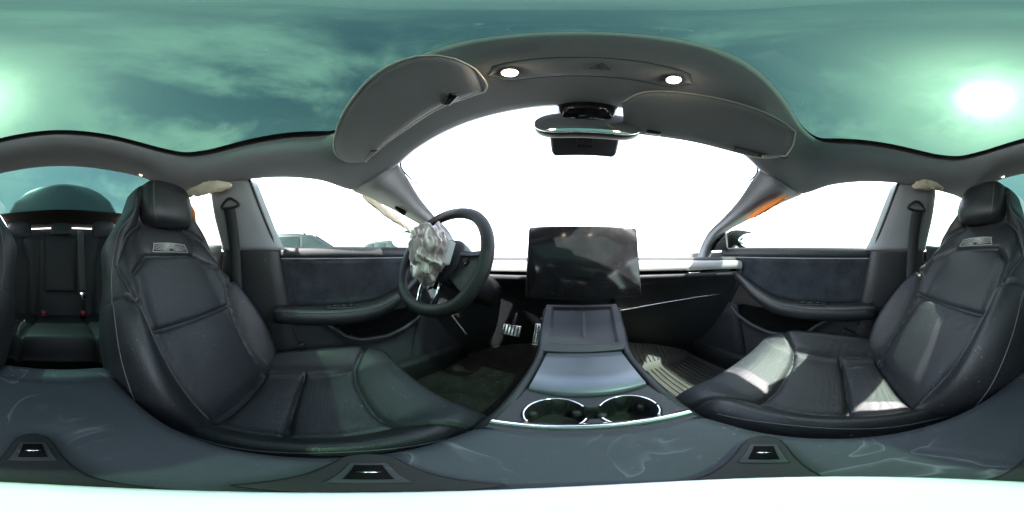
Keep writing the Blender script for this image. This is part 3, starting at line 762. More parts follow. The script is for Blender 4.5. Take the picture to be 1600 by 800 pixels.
for s in [[(-.14,-1.1),(-.15,-.55)],[(.14,-1.1),(.15,-.55)],[(-.15,-.88),(.15,-.88)],[(-.6,-.88),(-.2,-.88)],[(.2,-.88),(.6,-.88)]]: d = np.minimum(d, seg_dist(Xc, Yc, s))
fr = ss(-.66,-.585,Yc)
Zc_ = -.405+.05*ss(-1.0,-.68,Yc)+.012*(1-np.exp(-d/.03))-.012*np.exp(-(d/.008)**2)-.10*fr**2+.02*ss(.4,.6,np.abs(Xc))
skin('cushion', np.stack([Xc, Yc, Zc_], -1), 'rearleather', rb)
skin('cushion_front', [np.stack([Xc[-1], Yc[-1], Zc_[-1]], -1), np.stack([Xc[-1]*.98, Yc[-1]-.03, Zc_[-1]*0-.69], -1)], 'rearleather', rb)
for x, w, h, zc in ((-.345,.105,.085,.205),(0,.085,.060,.21),(.345,.105,.085,.205)):
    rows = []
    for k in np.linspace(-1, 1, 18):
        sc = max(.03, (1-abs(k)**3.4)**.5)
        rows.append([(x+w*(1-.10*k)*sc**.5*abs(math.cos(a))**.6*np.sign(math.cos(a)), -1.285-.02*k+.05*sc*abs(math.sin(a))**.8*np.sign(math.sin(a)), zc+h*k) for a in np.linspace(0,2*math.pi,32,endpoint=False)])
    skin('headrest', rows, 'rearleather', rb, closed=True, caps=True)
for x in (-.135, .105):
    b = box('buckle', (x-.0, -1.00, -.375), (.030,.035,.05), 'plastic', rb, rot=Matrix.Rotation(R(-25),3,'X'), bevel=.004)
    box('release_button', (x, -.982, -.366), (.018,.012,.032), 'red', b, rot=Matrix.Rotation(R(-25),3,'X'), bevel=.002)
# centre rear belt
cb = thing('rear_centre_belt', 'grey belt strap with bright tongue hanging on the rear backrest', 'seat belt', (-.14,-1.2,.1))
pts = [(-.135,-1.20,.19),(-.137,-1.165,.15),(-.14,-1.10,-.10),(-.145,-1.055,-.235)]
l = cr(pts, 20); patch('strap', l+np.array([-.023,.004,0]), l+np.array([.023,.004,0]), 'belt', cb, nb=3, solid=.002)
o = [(-.168,-1.05,-.238),(-.122,-1.05,-.238),(-.130,-1.046,-.255),(-.135,-1.04,-.285),(-.155,-1.04,-.285),(-.160,-1.046,-.255)]
slab('tongue', np.array(o)+np.array([0,.012,0]), (0,-.004,0), 'chrome', cb, bevel=.001)
box('tongue_slot', (-.145,-1.0275,-.268), (.009,.003,.014), 'frit', cb, bevel=0)

# boot lid standing open behind the rear glass
tl = thing('boot_lid', 'raised grey boot lid seen through the teal rear glass', 'boot lid', (0,-1.85,.18))
rows = []
for t in np.linspace(0, 1, 18):
    w = interp([(0,.60),(.3,.70),(.6,.64),(.8,.52),(.93,.38),(1,.22)], t)
    y = -1.86-.42*t; z = .37+.70*t
    rows.append([(x*w, y-.05*abs(x)**2, z-.03*abs(x)**2*(1-t)) for x in np.linspace(-1,1,33)])
skin('outer_panel', rows, 'paint', tl, solid=.02)
rows = [[(x*.70, y, z) for x in np.linspace(-1,1,25)] for y, z in ((-1.93,.46),(-1.915,.485),(-1.96,.50))]
skin('spoiler_lip', rows, 'gloss', tl, solid=.01)

# ------------------------------------------------------------------ doors
def front_door(sg, label):
    t = thing('front_door', label, 'door', (sg*.68, .17, -.5), 'front doors')
    X = lambda P: np.array(P)*np.array([sg,1,1])
    # upper rail
    ys = [-.175,0,.2,.4,.56]
    def line(z, x): return cr([(x+.006*(y-.2)*0, y, z+.012*max(0, y-.1)) for y in ys], 24)
    prof = [(.725,.020),(.705,.036),(.690,.037),(.680,.030),(.675,.012),(.674,-.008)]
    skin('upper_rail', X([line(z, x) for x, z in prof]), 'plastic2', t, solid=.003)
    tube('trim_line', X(line(-.0105, .6745)), .0028, 'dashcloth', t, n=6)
    # suede insert, dished
    A = line(-.013, .675); B = cr([(.668,-.165,-.205),(.668,0,-.205),(.668,.15,-.20),(.668,.28,-.175),(.672,.40,-.11),(.675,.52,-.07)], 24)
    patch('suede_insert', X(A), X(B), 'alcantara', t, nb=10, bulge=(sg*.010,0,0), solid=.003)
    # armrest: swept section, ledge with a rolled edge, front end rising
    path = cr([(-.165,-.232,1),(0,-.232,1),(.14,-.228,1),(.24,-.212,.95),(.33,-.17,.75),(.42,-.115,.4),(.49,-.085,.12)], 34)
    sec = [(.668,.028),(.64,.030),(.610,.031),(.592,.028),(.582,.015),(.580,-.004),(.588,-.022),(.610,-.034),(.668,-.040)]
    rows = [[(.668+(sx-.668)*k, y, z+sz*(.55+.45*k)) for y, z, k in path] for sx, sz in sec]
    ar = skin('armrest', X(rows), 'leather', t, solid=.003)
    tube('stitching', X([(.668+(.586-.668)*k, y, z+.0235*(.55+.45*k)+.002) for y, z, k in path][:-6]), .0012, 'stitch', ar, n=5)
    sw = box('switch_plate', X((.625,.09,-.1965)), (.045,.13,.006), 'plastic', t, bevel=.002)
    for y in (.055,.085,.115): box('window_switch', X((.625,y,-.191)), (.020,.018,.010), 'gloss', sw, bevel=.003)
    # lower panel with a sunk pocket
    ys_ = np.linspace(-.165,.56,60); zs_ = np.linspace(-.262,-.60,40)
    Yd, Zd = np.meshgrid(ys_, zs_)
    ztop = interp([(-.2,-.26),(.02,-.275),(.06,-.30),(.10,-.34),(.16,-.362),(.27,-.362),(.36,-.335),(.43,-.30),(.47,-.26),(.6,-.2)], Yd)
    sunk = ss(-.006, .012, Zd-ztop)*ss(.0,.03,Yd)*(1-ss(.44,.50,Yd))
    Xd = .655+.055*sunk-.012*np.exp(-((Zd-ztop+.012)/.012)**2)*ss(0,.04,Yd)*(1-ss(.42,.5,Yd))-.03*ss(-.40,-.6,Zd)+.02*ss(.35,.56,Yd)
    Pv = X(np.stack([Xd, Yd, Zd], -1)).reshape(-1, 3); Ff = grid_faces(40, 60); sk = sunk.reshape(-1)
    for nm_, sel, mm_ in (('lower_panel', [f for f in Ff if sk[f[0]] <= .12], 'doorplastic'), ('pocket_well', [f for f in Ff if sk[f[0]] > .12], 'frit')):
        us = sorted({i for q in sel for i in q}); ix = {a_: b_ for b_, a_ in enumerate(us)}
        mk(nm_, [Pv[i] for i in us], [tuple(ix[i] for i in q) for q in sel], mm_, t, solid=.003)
    yr = np.linspace(.0,.475,30)
    tube('pocket_rim', X([(.644, y, float(interp([(-.2,-.26),(.02,-.275),(.06,-.30),(.10,-.34),(.16,-.362),(.27,-.362),(.36,-.335),(.43,-.30),(.47,-.26),(.6,-.2)], y))-.002) for y in yr]), .0095, 'doorplastic', t, n=10)
    # door edge seal and pane
    tube('edge_seal', X(cr([(.672,-.178,.03),(.676,-.165,-.1),(.668,-.135,-.25),(.655,-.09,-.40),(.645,-.06,-.56)], 24)), .008, 'plastic', t, n=8)
    wt = cr([(.561,-.244,.308),(.563,-.11,.296),(.566,.0,.276),(.578,.12,.252),(.622,.25,.222),(.655,.40,.178),(.675,.52,.135),(.70,.63,.04)], 30)
    wb = np.array([(.71, -.19+i/29*.82, .01) for i in range(30)])
    wt = wt+np.array([.016,0,-.026])
    patch('window_pane', X(wt), X(wb), G_SIDE, t, nb=6)
    tube('pane_edge', X(cr([(.552,-.2466,.299),(.5796,-.2162,.184),(.634,-.1888,.0774),(.656,-.1759,.0296)], 16)), .006, 'plastic', t, n=6)
    # corner cover of the outside mirror
    slab('mirror_corner', X([(.646,.505,.030),(.655,.665,.030),(.632,.505,.122)]), X((.02,0,0)), 'gloss', t, bevel=.003)
    return t
front_door(-1, "driver's door panel of dark suede beyond the steering wheel")
front_door(1, 'front passenger door panel of dark suede beside the sunlit seat')

def rear_door(sg, label):
    t = thing('rear_door', label, 'door', (sg*.68, -.75, -.5), 'rear doors')
    X = lambda P: np.array(P)*np.array([sg,1,1])
    rows = [[(x, y, z+.035+.03*(-.45-y)) for y in np.linspace(-.45,-1.1,10)] for x, z in ((.72,.0),(.70,.018),(.682,.018),(.672,.005),(.672,-.04),(.67,-.2),(.655,-.3),(.66,-.6))]
    skin('panel', X(rows), 'plastic2', t, solid=.003)
    skin('armrest', X([[(x, y, z) for y in np.linspace(-.47,-.95,8)] for x, z in ((.67,-.19),(.61,-.19),(.60,-.205),(.605,-.23),(.67,-.25))]), 'leather', t, solid=.003)
    wt = cr([(.5612,-.4048,.3082),(.552,-.5152,.3082),(.5428,-.6624,.2944),(.5704,-.8096,.2024),(.6362,-1.0122,.0868)], 20); wb = np.array([(.705,-.43-.64*i/19,.045+.02*i/19) for i in range(20)])
    wt = wt+np.array([.013,0,-.022])
    patch('window_pane', X(wt), X(wb), G_SIDE2, t, nb=6)
rear_door(-1, 'rear door behind the driver side pillar and belt')
rear_door(1, 'rear door behind the passenger side pillar and belt')

def side_mirror(sg, label):
    t = thing('door_mirror', label, 'mirror', (sg*.9,.53,.06), 'outside mirrors')
    rows = []
    for k in np.linspace(-1,1,14):
        sc = max(.05,(1-abs(k)**3)**.5)
        rows.append([(sg*(.90+.115*k), .56+.055*sc*math.cos(a)-.06*k, .098+.072*sc*math.sin(a)*(1-.12*k)) for a in np.linspace(0,2*math.pi,24,endpoint=False)])
    skin('housing', rows, 'frit', t, closed=True, caps=True)
    g = [(sg*(.905+.078*math.cos(a)), .497-.040*math.cos(a), .098+.048*math.sin(a)) for a in np.linspace(0,2*math.pi,24,endpoint=False)]
    slab('glass', g, (0,.012,0), 'mirror', t, bevel=.001)
    tube('arm', [(sg*.70,.56,.0),(sg*.76,.56,.01),(sg*.82,.56,.05)], .022, 'plastic', t, smooth=8)
side_mirror(-1, "outside mirror beyond the driver's window, half hidden by the wheel")
side_mirror(1, 'outside mirror beyond the front passenger window')

# ------------------------------------------------------------------ front belts
def front_belt(sg, label):
    t = thing('front_seat_belt', label, 'seat belt', (sg*.61,-.345,.2), 'front seat belts')
    X = lambda P: np.array(P)*np.array([sg,1,1])
    l = cr([(.5318,-.322,.1886),(.548,-.3234,.1584),(.5929,-.3332,.049),(.618,-.335,-.12),(.615,-.33,-.3),(.6,-.32,-.5)], 26)
    patch('strap', X(l+np.array([0,-.024,0])), X(l+np.array([0,.024,0])), 'belt', t, nb=3, solid=.002)
    tube('guide_loop', X(cr([(.5336,-.3542,.1886),(.5299,-.345,.2042),(.5281,-.3174,.2208),(.5299,-.2898,.2042),(.5336,-.2806,.1886),(.5357,-.3175,.1832)], 26, True)), .0055, 'plastic', t, closed=True)
    return t
front_belt(-1, "black belt strap on the pillar behind the driver's window")
fb = front_belt(1, 'black belt strap with tongue on the pillar behind passenger window')
box('tongue', (.600,-.335,-.145), (.016,.062,.040), 'plastic', fb, rot=Matrix.Rotation(R(-12),3,'X'), bevel=.005)

# ------------------------------------------------------------------ dashboard
db = thing('dashboard', 'long black dashboard with a pale cloth strip below the windscreen', 'dashboard', (0,.65,-.3))
def dash_y(x): return .655-.22*(abs(x)/.68)**2.6
xs = np.linspace(-.668,.668,61)
def dash_rows(prof): return [[(x, dash_y(x)+dy*(1-.35*(abs(x)/.68)**3), z) for x in xs] for dy, z in prof]
skin('top_pad', dash_rows([(.50,-.03),(.40,-.012),(.20,-.006),(.06,-.006),(.02,-.008),(.004,-.013),(.002,-.020)]), 'dashtop', db)
skin('cloth_strip', dash_rows([(.004,-.021),(-.016,-.023),(-.030,-.031),(-.036,-.050),(-.030,-.062)]), 'dashcloth', db)
skin('air_vent_slot', dash_rows([(-.028,-.063),(.02,-.065),(.022,-.071),(-.016,-.075)]), 'gloss', db)
skin('lower_fascia', dash_rows([(-.016,-.076),(-.026,-.083),(-.022,-.096),(.010,-.12),(.045,-.19),(.085,-.27),(.12,-.34),(.18,-.45),(.30,-.62)]), 'plastic2', db)
for sx in (-.25, .27): tube('vent_vane', [(x, dash_y(x)-.006, -.068) for x in np.linspace(sx-.16, sx+.16, 12)], .0018, 'plastic2', db, n=5)
for sg in (-1,1):
    slab('end_cap', [(sg*.668, dash_y(.668)+a, z) for a, z in ((.20,-.01),(.02,-.012),(-.02,-.03),(-.02,-.09),(.02,-.18),(.10,-.35),(.25,-.35))], (sg*.02,0,0), 'plastic2', db, bevel=.006)
# glovebox blade
gb = thing('glovebox', 'black glovebox lid with a bright lower edge under the dashboard', 'glovebox', (.4,.55,-.2))
gx = np.linspace(.135,.63,24)
gy = lambda x: dash_y(x)+.066*(1-.35*(x/.68)**3)
zz_ = lambda x: -.262+.062*(x-.135)/.46
skin('lid', [[(x, gy(x)+dy, zz_(x)+dz) for x in gx] for dy, dz in ((-.060,.135),(-.050,.11),(-.025,.05),(-.008,.010),(-.004,.002),(.02,-.004),(.12,-.02))], 'plastic', gb, solid=.004)
tube('bright_edge', [(x, gy(x)-.010, zz_(x)+.003) for x in gx], .0035, 'chrome', gb, n=8)
# kick panels and footwell sides
for sg in (-1,1):
    patch('kick_panel', np.array(cr([(sg*.665,.45,-.24),(sg*.64,.75,-.28),(sg*.60,1.02,-.30)],12)), np.array(cr([(sg*.62,.36,-.62),(sg*.58,.7,-.62),(sg*.55,1.02,-.60)],12)), 'plastic2', db, nb=6, solid=.003)

# ------------------------------------------------------------------ screen
sc_ = thing('touchscreen', 'large dark touchscreen standing in front of the dashboard centre', 'screen', (0,.5,-.02))
rotS = Matrix.Rotation(R(-10.5), 3, 'X')
def rrect(w, h, r, n=6):
    o = []
    for cx_, cy_, a0 in ((w-r,h-r,0),(-w+r,h-r,90),(-w+r,-h+r,180),(w-r,-h+r,270)):
        for k in range(n): a = R(a0+90*k/(n-1)); o.append((cx_+r*math.cos(a), cy_+r*math.sin(a)))
    return o
SC = Vector((.003,.478,-.016))
slab('casing', [SC+rotS @ Vector((x,.003,z)) for x, z in rrect(.171,.1105,.010)], rotS @ Vector((0,.014,0)), 'plastic', sc_, bevel=.003)
slab('display', [SC+rotS @ Vector((x,0,z)) for x, z in rrect(.1695,.109,.009)], rotS @ Vector((0,.0035,0)), 'screenmat', sc_, bevel=.001)
tube('rim', [SC+rotS @ Vector((x,.002,z)) for x, z in rrect(.1705,.110,.0095)], .0012, 'plastic2', sc_, n=6, closed=True)
tube('arm', [(0,.50,-.04),(0,.56,-.05),(0,.63,-.05)], .03, 'plastic', sc_, smooth=8)

# ------------------------------------------------------------------ steering wheel
sw = thing('steering_wheel', 'black three spoke steering wheel with its burst airbag cover', 'steering wheel', (-.37,.33,-.02))
rotW = Matrix.Rotation(R(-24), 3, 'X')           # wheel plane leans towards the dash
WC = Vector((-.385,.318,-.008))
def wp(x, z, y=0): return np.array(WC+rotW @ Vector((x, y, z)))
ring = []
for a in np.linspace(0, 2*math.pi, 72, endpoint=False):
    c, s = math.cos(a), math.sin(a); r_ = .166
    x, z = r_*c*1.02, r_*s
    if z < -.115: z = -.115-(-.115-z)*.75
    if z > .13: z = .13+(z-.13)*.85
    ring.append(wp(x, z))
tube('rim', ring, .0175, 'rearleather', sw, n=16, closed=True, flat=1.0)
hub = cr([(-.085,.045),(-.06,.062),(0,.066),(.06,.062),(.085,.045),(.08,-.02),(.05,-.06),(0,-.068),(-.05,-.06),(-.08,-.02)], 36, True)
slab('hub', [wp(x, z, .0) for x, z in hub], np.array(rotW @ Vector((0,.05,0))), 'plastic2', sw, bevel=.012)
for sg in (-1,1):
    sp = [(sg*.07,.03),(sg*.12,.028),(sg*.157,.03),(sg*.155,-.05),(sg*.115,-.085),(sg*.06,-.05)] if sg > 0 else [(sg*.07,.03),(sg*.12,.028),(sg*.157,.03),(sg*.157,-.028),(sg*.12,-.018),(sg*.07,-.035)]
    s_ = slab('spoke', [wp(x, z, .008) for x, z in sp], np.array(rotW @ Vector((0,.018,0))), 'plastic2', sw, bevel=.005)
    slab('spoke_trim', [wp(x, z, .003) for x, z in ((sg*.08,.022),(sg*.125,.02),(sg*.155,.022),(sg*.155,.014),(sg*.12,.010),(sg*.08,.012))], np.array(rotW @ Vector((0,.004,0))), 'silver', s_, bevel=.001)
    disc('scroll_wheel', wp(sg*.105,-.004,.002), .010, .006, 'gloss', s_, axis=rotW @ Vector((0,1,0)))
lo_ = [(-.032,-.05),(.032,-.05),(.040,-.10),(.034,-.148),(-.034,-.148),(-.040,-.10)]
s_ = slab('spoke', [wp(x, z, .008) for x, z in lo_], np.array(rotW @ Vector((0,.016,0))), 'gloss', sw, bevel=.004)
tube('spoke_trim', [wp(x, z, .006) for x, z in ((-.034,-.06),(-.040,-.10),(-.030,-.138),(0,-.140),(.030,-.138),(.040,-.10),(.034,-.06))], .003, 'chrome', s_, n=8)
cv = slab('burst_cover', [wp(x, z, -.03) for x, z in ((.03,.045),(.066,.04),(.068,-.025),(.035,-.032))], np.array(rotW @ Vector((.012,.012,0))), 'coverback', sw, bevel=.003)
slab('burst_cover', [wp(x, z, -.02) for x, z in ((-.095,.045),(-.055,.06),(-.05,-.04),(-.085,-.035))], np.array(rotW @ Vector((-.012,.012,0))), 'plastic', sw, bevel=.003)
tube('column', [wp(0,0,.04), wp(0,-.01,.16), wp(0,-.02,.34)], [.055,.06,.065], 'plastic', sw, n=16)
for sg in (-1,1): tube('stalk', [wp(sg*.05,0,.07), wp(sg*.11,.015,.065)], .008, 'plastic', sw, n=8)
ab = thing('burst_airbag', 'crumpled silvery airbag cloth bulging from steering wheel hub', 'airbag', tuple(wp(-.01,0,-.05)))
def drop(p): return Vector((p.x*(1-.22*max(0, -p.z)), p.y, p.z-.05*p.x))
bag = crumple('cloth', wp(.0,-.004,-.040), (.072,.042,.088), 'bagcloth', ab, seed=9, amp=.26, sub=6, shape=drop)

# ------------------------------------------------------------------ centre console
cc = thing('centre_console', 'black centre console with cup holders, silver lid and padded armrest', 'console', (0,.1,-.65))
AZ = -.27
# armrest pad
ysA = np.linspace(-.345,.148,50); qsA = np.sin(np.linspace(-1,1,41)*math.pi/2)
rows = []
for y in ysA:
    w = interp([(-.345,.118),(-.30,.124),(-.1,.128),(.10,.126),(.148,.122)], y)
    back = ss(-.345,-.315,y); sh = .35+.65*math.sqrt(max(0, 1-(1-back)**2))
    step = -.004*math.exp(-((y+.285)/.006)**2)
    rows.append([(q*w, y+(.014*(1-q*q)-.014)*(1 if y > .1 else 0)*ss(.08,.148,y), AZ-.07+.07*sh*math.sqrt(max(0,1-abs(q)**12))+step*(1-abs(q)**6)-.012*ss(.135,.15,y)) for q in qsA])
ap = skin('armrest_pad', rows, 'armleather', cc)
skin('armrest_front', [[r for r in rows[-1]], [(x, y+.001, AZ-.09) for x, y, z in rows[-1]]], 'armleather', ap)
tube('armrest_seam', [(q*.121, -.292, AZ-.004-.05*abs(q)**14) for q in np.linspace(-.98,.98,30)], .0016, 'plastic2', ap, n=6)
skin('bright_edge', [[(x, .152-.014*(x/.12)**2+dy, AZ-.004+dz) for x in np.linspace(-.105,.105,26)] for dy, dz in ((0,-.012),(.001,.0),(.005,.003),(.013,.0015),(.015,-.01))], 'chrome', cc)
# console flanks
def flank(sg):
    top_ = cr([(.120,-.34,-.335),(.124,-.1,-.335),(.122,.12,-.335),(.118,.15,-.30),(.112,.24,-.272),(.110,.38,-.266),(.120,.46,-.236),(.128,.56,-.188)], 40)
    inn_ = top_+np.array([-.012,0,0]); inn_[:, 0] = np.minimum(inn_[:, 0], .108)
    low = top_.copy(); low[:, 2] = -.68; low[:, 0] += .02
    dn = inn_+np.array([0,0,-.03])
    skin('side_wall', np.array([dn, inn_, inn_*.5+top_*.5+np.array([0,0,.004]), top_, top_+np.array([.006,0,-.012]), low])*np.array([sg,1,1]), 'plastic2', cc, solid=.002)
for sg in (-1,1): flank(sg)
# cup holder deck with two round wells and a slot between them
deckz = AZ-.006
cups = [(-.044,.190,.0375), (.044,.190,.0375)]
bmk = bmesh.new()
nxg, nyg = 92, 46
X2, Y2 = np.meshgrid(np.linspace(-.104,.104,nxg), np.linspace(.135,.246,nyg))
ins = np.zeros(X2.shape, bool); dcup = np.full(X2.shape, 9.)
for cx_, cy_, r_ in cups: dcup = np.minimum(dcup, np.hypot(X2-cx_, Y2-cy_)-r_)
slot = np.maximum(np.abs(X2)-.022, np.abs(Y2-.192)-.012); dcup = np.minimum(dcup, slot)
Zw = deckz-.062*ss(.0012,-.0025,dcup)
skin('cup_deck', np.stack([X2, Y2, Zw], -1), 'plastic', cc)
for k, (cx_, cy_, r_) in enumerate(cups):
    arc = [a for a in np.linspace(0, 2*math.pi, 80, endpoint=False) if not (abs(cy_+r_*math.sin(a)-.192) < .013 and abs(cx_+r_*math.cos(a)) < .03) and cy_+r_*math.sin(a) > .163-.05*cx_**2]
    sgn = 1 if cx_ > 0 else -1
    arc = sorted(arc, key=lambda a: (a+math.pi/2) % (2*math.pi))
    runs = [[]]
    for a in arc:
        if runs[-1] and abs(a-runs[-1][-1]) % (2*math.pi) > .12: runs.append([])
        runs[-1].append(a)
    for run in runs:
        if len(run) > 2: tube('cup_ring', [(cx_+r_*math.cos(a), cy_+r_*math.sin(a), deckz+.0015) for a in run], .0018, 'chrome', cc, n=6)
    disc('cup_floor', (cx_, cy_, deckz-.0618), r_-.005, .003, 'rubber', cc)
    for a in (40, 160, 280): box('cup_grip', (cx_+(r_-.004)*math.cos(R(a)), cy_+(r_-.004)*math.sin(R(a)), deckz-.030), (.012,.012,.016), 'rubber', cc, rot=Matrix.Rotation(R(a),3,'Z'), bevel=.004)
pp = box('paper_scrap', (-.030,.166,deckz-.0575), (.013,.006,.0012), 'white', None, rot=Matrix.Rotation(R(20),3,'Z'), bevel=0); tag(pp, 'small white paper scrap lying in the left cup holder', 'paper')
# silver sliding lid
rows = [[(x*w_, y-.010*x*x*0+.010*(1-x*x)*(-1)*k_, z+.003*(1-x*x)) for x in np.linspace(-1,1,21)] for y, z, w_, k_ in ((.246,AZ-.014,.092,1),(.244,AZ-.004,.093,1),(.250,AZ+.0035,.093,1),(.30,AZ+.005,.092,.5),(.36,AZ+.006,.090,.1),(.384,AZ+.005,.089,0),(.388,AZ-.008,.089,0))]
skin('sliding_lid', rows, 'silver', cc)
box('lid_tray', (0,.318,AZ-.013), (.20,.16,.010), 'plastic', cc, bevel=.002)
# sloped phone tray
fr0, fr1 = np.array([0,.392,-.262]), np.array([0,.565,-.178])
def tr(x, k, h=0): p = fr0*(1-k)+fr1*k; n_ = np.array([0,-.437,.899]); return p+n_*h+np.array([x*(.106+.018*k),0,0])
def framegrid(hf): return [[tr(x, k, hf(x, k)) for x in np.linspace(-1,1,61)] for k in np.linspace(0,1,61)]
def hf(x, k):
    e = max(abs(x)-.82, (abs(k-.55)-.40)*2.0)
    base = -.012*(1-float(ss(-.015,.015,e)))
    rib = .006*math.exp(-(x/.035)**2)*float(ss(.30,.36,k)*(1-ss(.86,.92,k)))
    return base+rib+.004*(1-abs(x)**8)*0
skin('phone_tray', framegrid(hf), 'plastic2', cc)
skin('tray_front', [[tr(x,0,0) for x in np.linspace(-1,1,21)], [(x*.106,.391,-.285) for x in np.linspace(-1,1,21)]], 'plastic2', cc)
skin('tunnel_front', [[tr(x,1,0) for x in np.linspace(-1,1,15)], [(x*.124,.60,-.185) for x in np.linspace(-1,1,15)], [(x*.13,.66,-.30) for x in np.linspace(-1,1,15)], [(x*.13,.68,-.69) for x in np.linspace(-1,1,15)]], 'plastic', cc)
mk('console_rear', [(-.12,-.345,-.33),(.12,-.345,-.33),(.13,-.35,-.69),(-.13,-.35,-.69)], [(0,1,2,3)], 'plastic', cc, solid=.006)

# ------------------------------------------------------------------ camera stand on the armrest
st = thing('camera_stand', 'small black three legged stand with white hub on the armrest', 'stand', (-.02,0,AZ))
for az, L_, wd in ((169,.136,.033),(-73,.098,.040),(66,.132,.034)):
    a = R(az); dx, dy_ = math.sin(a), math.cos(a)
    def lpt(f, s, z): return np.array([-.02+dx*f+dy_*s, dy_*f-dx*s, AZ+z])
    out_ = []
    n_ = 9
    outl = [(.028,-wd*.85),(.055,-wd*.62),(L_-.02,-wd*.48)]+[(L_-.016+.016*math.cos(b), wd*.44*math.sin(b)) for b in np.linspace(-math.pi/2,math.pi/2,n_)]+[(L_-.02,wd*.48),(.055,wd*.62),(.028,wd*.85)]
    lg = slab('leg', [lpt(f, s, .0015) for f, s in outl], (0,0,.009), 'standblack', st, bevel=.003)
    fr_ = [(L_-.052,-.013),(L_-.018,-.0095),(L_-.018,.0095),(L_-.052,.013)]
    slab('slot_frame', [lpt(f, s, .0105) for f, s in fr_], (0,0,.0018), 'plastic2', lg, bevel=.0008)
    slab('slot', [lpt(f, s*.7, .0124) for f, s in ((L_-.046,-.012),(L_-.022,-.0095),(L_-.022,.0095),(L_-.046,.012))], (0,0,.0007), 'frit', lg, bevel=0)
    slab('slot_catch', [lpt(f, s, .0132) for f, s in ((L_-.035,-.005),(L_-.033,-.005),(L_-.033,.005),(L_-.035,.005))], (0,0,.0008), 'chrome', lg, bevel=0)
lathe('hub', [(.0,.020),(.030,.020),(.040,.0185),(.0435,.015),(.044,.002)], (-.007,-.001,AZ), 'white', st)

# ------------------------------------------------------------------ pedals, mats, carpet
fl = mk('footwell_carpet', [(-.72,-1.35,-.675),(.72,-1.35,-.675),(.72,.80,-.675),(.66,1.03,-.46),(-.66,1.03,-.46),(-.72,.80,-.675)], [(0,1,2,5),(5,2,3,4)], 'carpet', None, solid=.01, smooth=False)
tag(fl, 'dark carpet across both footwells', 'carpet', kind='structure')
pe = thing('brake_pedal', 'bright ribbed brake pedal under the steering wheel', 'pedal', (-.28,.70,-.4))
def pedal(root, c, w, h, nrib):
    rt = Matrix.Rotation(R(-32), 3, 'X')
    box('pad', c, (w,.012,h), 'steel', root, rot=rt, bevel=.004)
    for k in range(nrib):
        s = (k+.5)/nrib-.5
        box('rubber_strip', Vector(c)+rt @ Vector((s*w*.92,-.0075,0)), (w/nrib*.38,.004,h*.82), 'rubber', root, rot=rt, bevel=.001)
    tube('arm', [Vector(c)+rt @ Vector((0,.008,h*.3)), Vector(c)+Vector((0,.10,.12)), Vector(c)+Vector((0,.14,.25))], .009, 'plastic', root, smooth=8)
pedal(pe, tuple(at(799,516,y=.66)), .085, .055, 5)
pg = thing('accelerator_pedal', 'narrow ribbed accelerator pedal half hidden behind the console', 'pedal', (-.17,.72,-.4))
pedal(pg, tuple(at(843,521,y=.70)), .052, .10, 4)
# ribbed rubber mat on the passenger side
pm = thing('rubber_floor_mat', 'ribbed black rubber mat in the sunlit passenger footwell', 'floor mat', (.38,.5,-.66))
def matz(y): return -.655 if y < .72 else -.655+(y-.72)*.75
MX = np.linspace(.15,.60,24); MY = np.concatenate([np.linspace(.12,.72,12), np.linspace(.74,.96,6)])
skin('sheet', [[(x, y, matz(y)+.018*ss(.575,.60,x)+.018*ss(.175,.15,x)) for x in MX] for y in MY], 'rubber', pm, solid=.006)
for k in range(17):
    x = .185+.0235*k
    tube('rib', [(x, y, matz(y)+.0045) for y in (.16,.4,.60,.695)], .0036, 'rubber', pm, n=6)
    tube('rib', [(x, y, matz(y)+.0045) for y in (.745,.80,.90,.945)], .0036, 'rubber', pm, n=6)
dm = thing('carpet_floor_mat', "worn dark carpet mat in the driver's footwell", 'floor mat', (-.38,.45,-.66))
skin('pile', [[(x, y, matz(y)+.004*mnoise.noise(Vector((x*9,y*9,1)))) for x in np.linspace(-.60,-.16,30)] for y in np.concatenate([np.linspace(.10,.72,24), np.linspace(.74,.90,6)])], 'carpet', dm, solid=.008)
tube('bound_edge', [(-.60,.72,-.651),(-.60,.10,-.651),(-.16,.10,-.651),(-.16,.72,-.651)], .005, 'plastic', dm, n=6)

# tan tether below the steering wheel
l = cr([at(704,488,d=.60), at(708,496,d=.62), at(714,504,d=.66), at(729,523,d=.74)], 14)
tt = patch('tether_strip', l+np.array([-.004,0,0]), l+np.array([.004,0,.002]), 'tan', None, nb=3, solid=.0015)
tag(tt, 'thin tan strip hanging down under the steering wheel', 'strip')

# ------------------------------------------------------------------ torn curtain airbags
def curtain(pts, r, seed, m, label, parent=None, name='curtain_airbag', flat=.5):
    t = thing(name, label, 'airbag', tuple(pts[0]), 'torn curtain airbags')
    P = cr(pts, 40); rows = []
    T = np.gradient(P, axis=0); T /= np.linalg.norm(T, axis=1)[:, None]
    for i in range(40):
        s = np.cross(T[i], (0,0,1)); s /= np.linalg.norm(s); w = np.cross(s, T[i]); e = math.sqrt(max(.02, math.sin(math.pi*(i+.5)/40)))
        rr = []
        for a in np.linspace(0, 2*math.pi, 28, endpoint=False):
            k = 1+.34*(1-2*abs(mnoise.noise(Vector((i*.16, math.cos(a)*1.4, math.sin(a)*1.4+seed)))))+.12*mnoise.noise(Vector((i*.5,a*2,seed)))
            rr.append(P[i]+r*e*k*(flat*math.cos(a)*s+math.sin(a)*w))
        rows.append(rr)
    skin('cloth', rows, m, t, closed=True, caps=True)
    return t
a = curtain([at(288,306,x=-.50), at(310,297,x=-.495), at(335,292,x=-.495), at(362,290,x=-.50)], .023, 1.3, 'tan', 'bunched tan airbag cloth above pillar left of the driver seat')
for u, v in ((322,279),(340,277)): box('clip', at(u,v,x=-.5123), (.008,.014,.010), 'frit', a, bevel=.002)
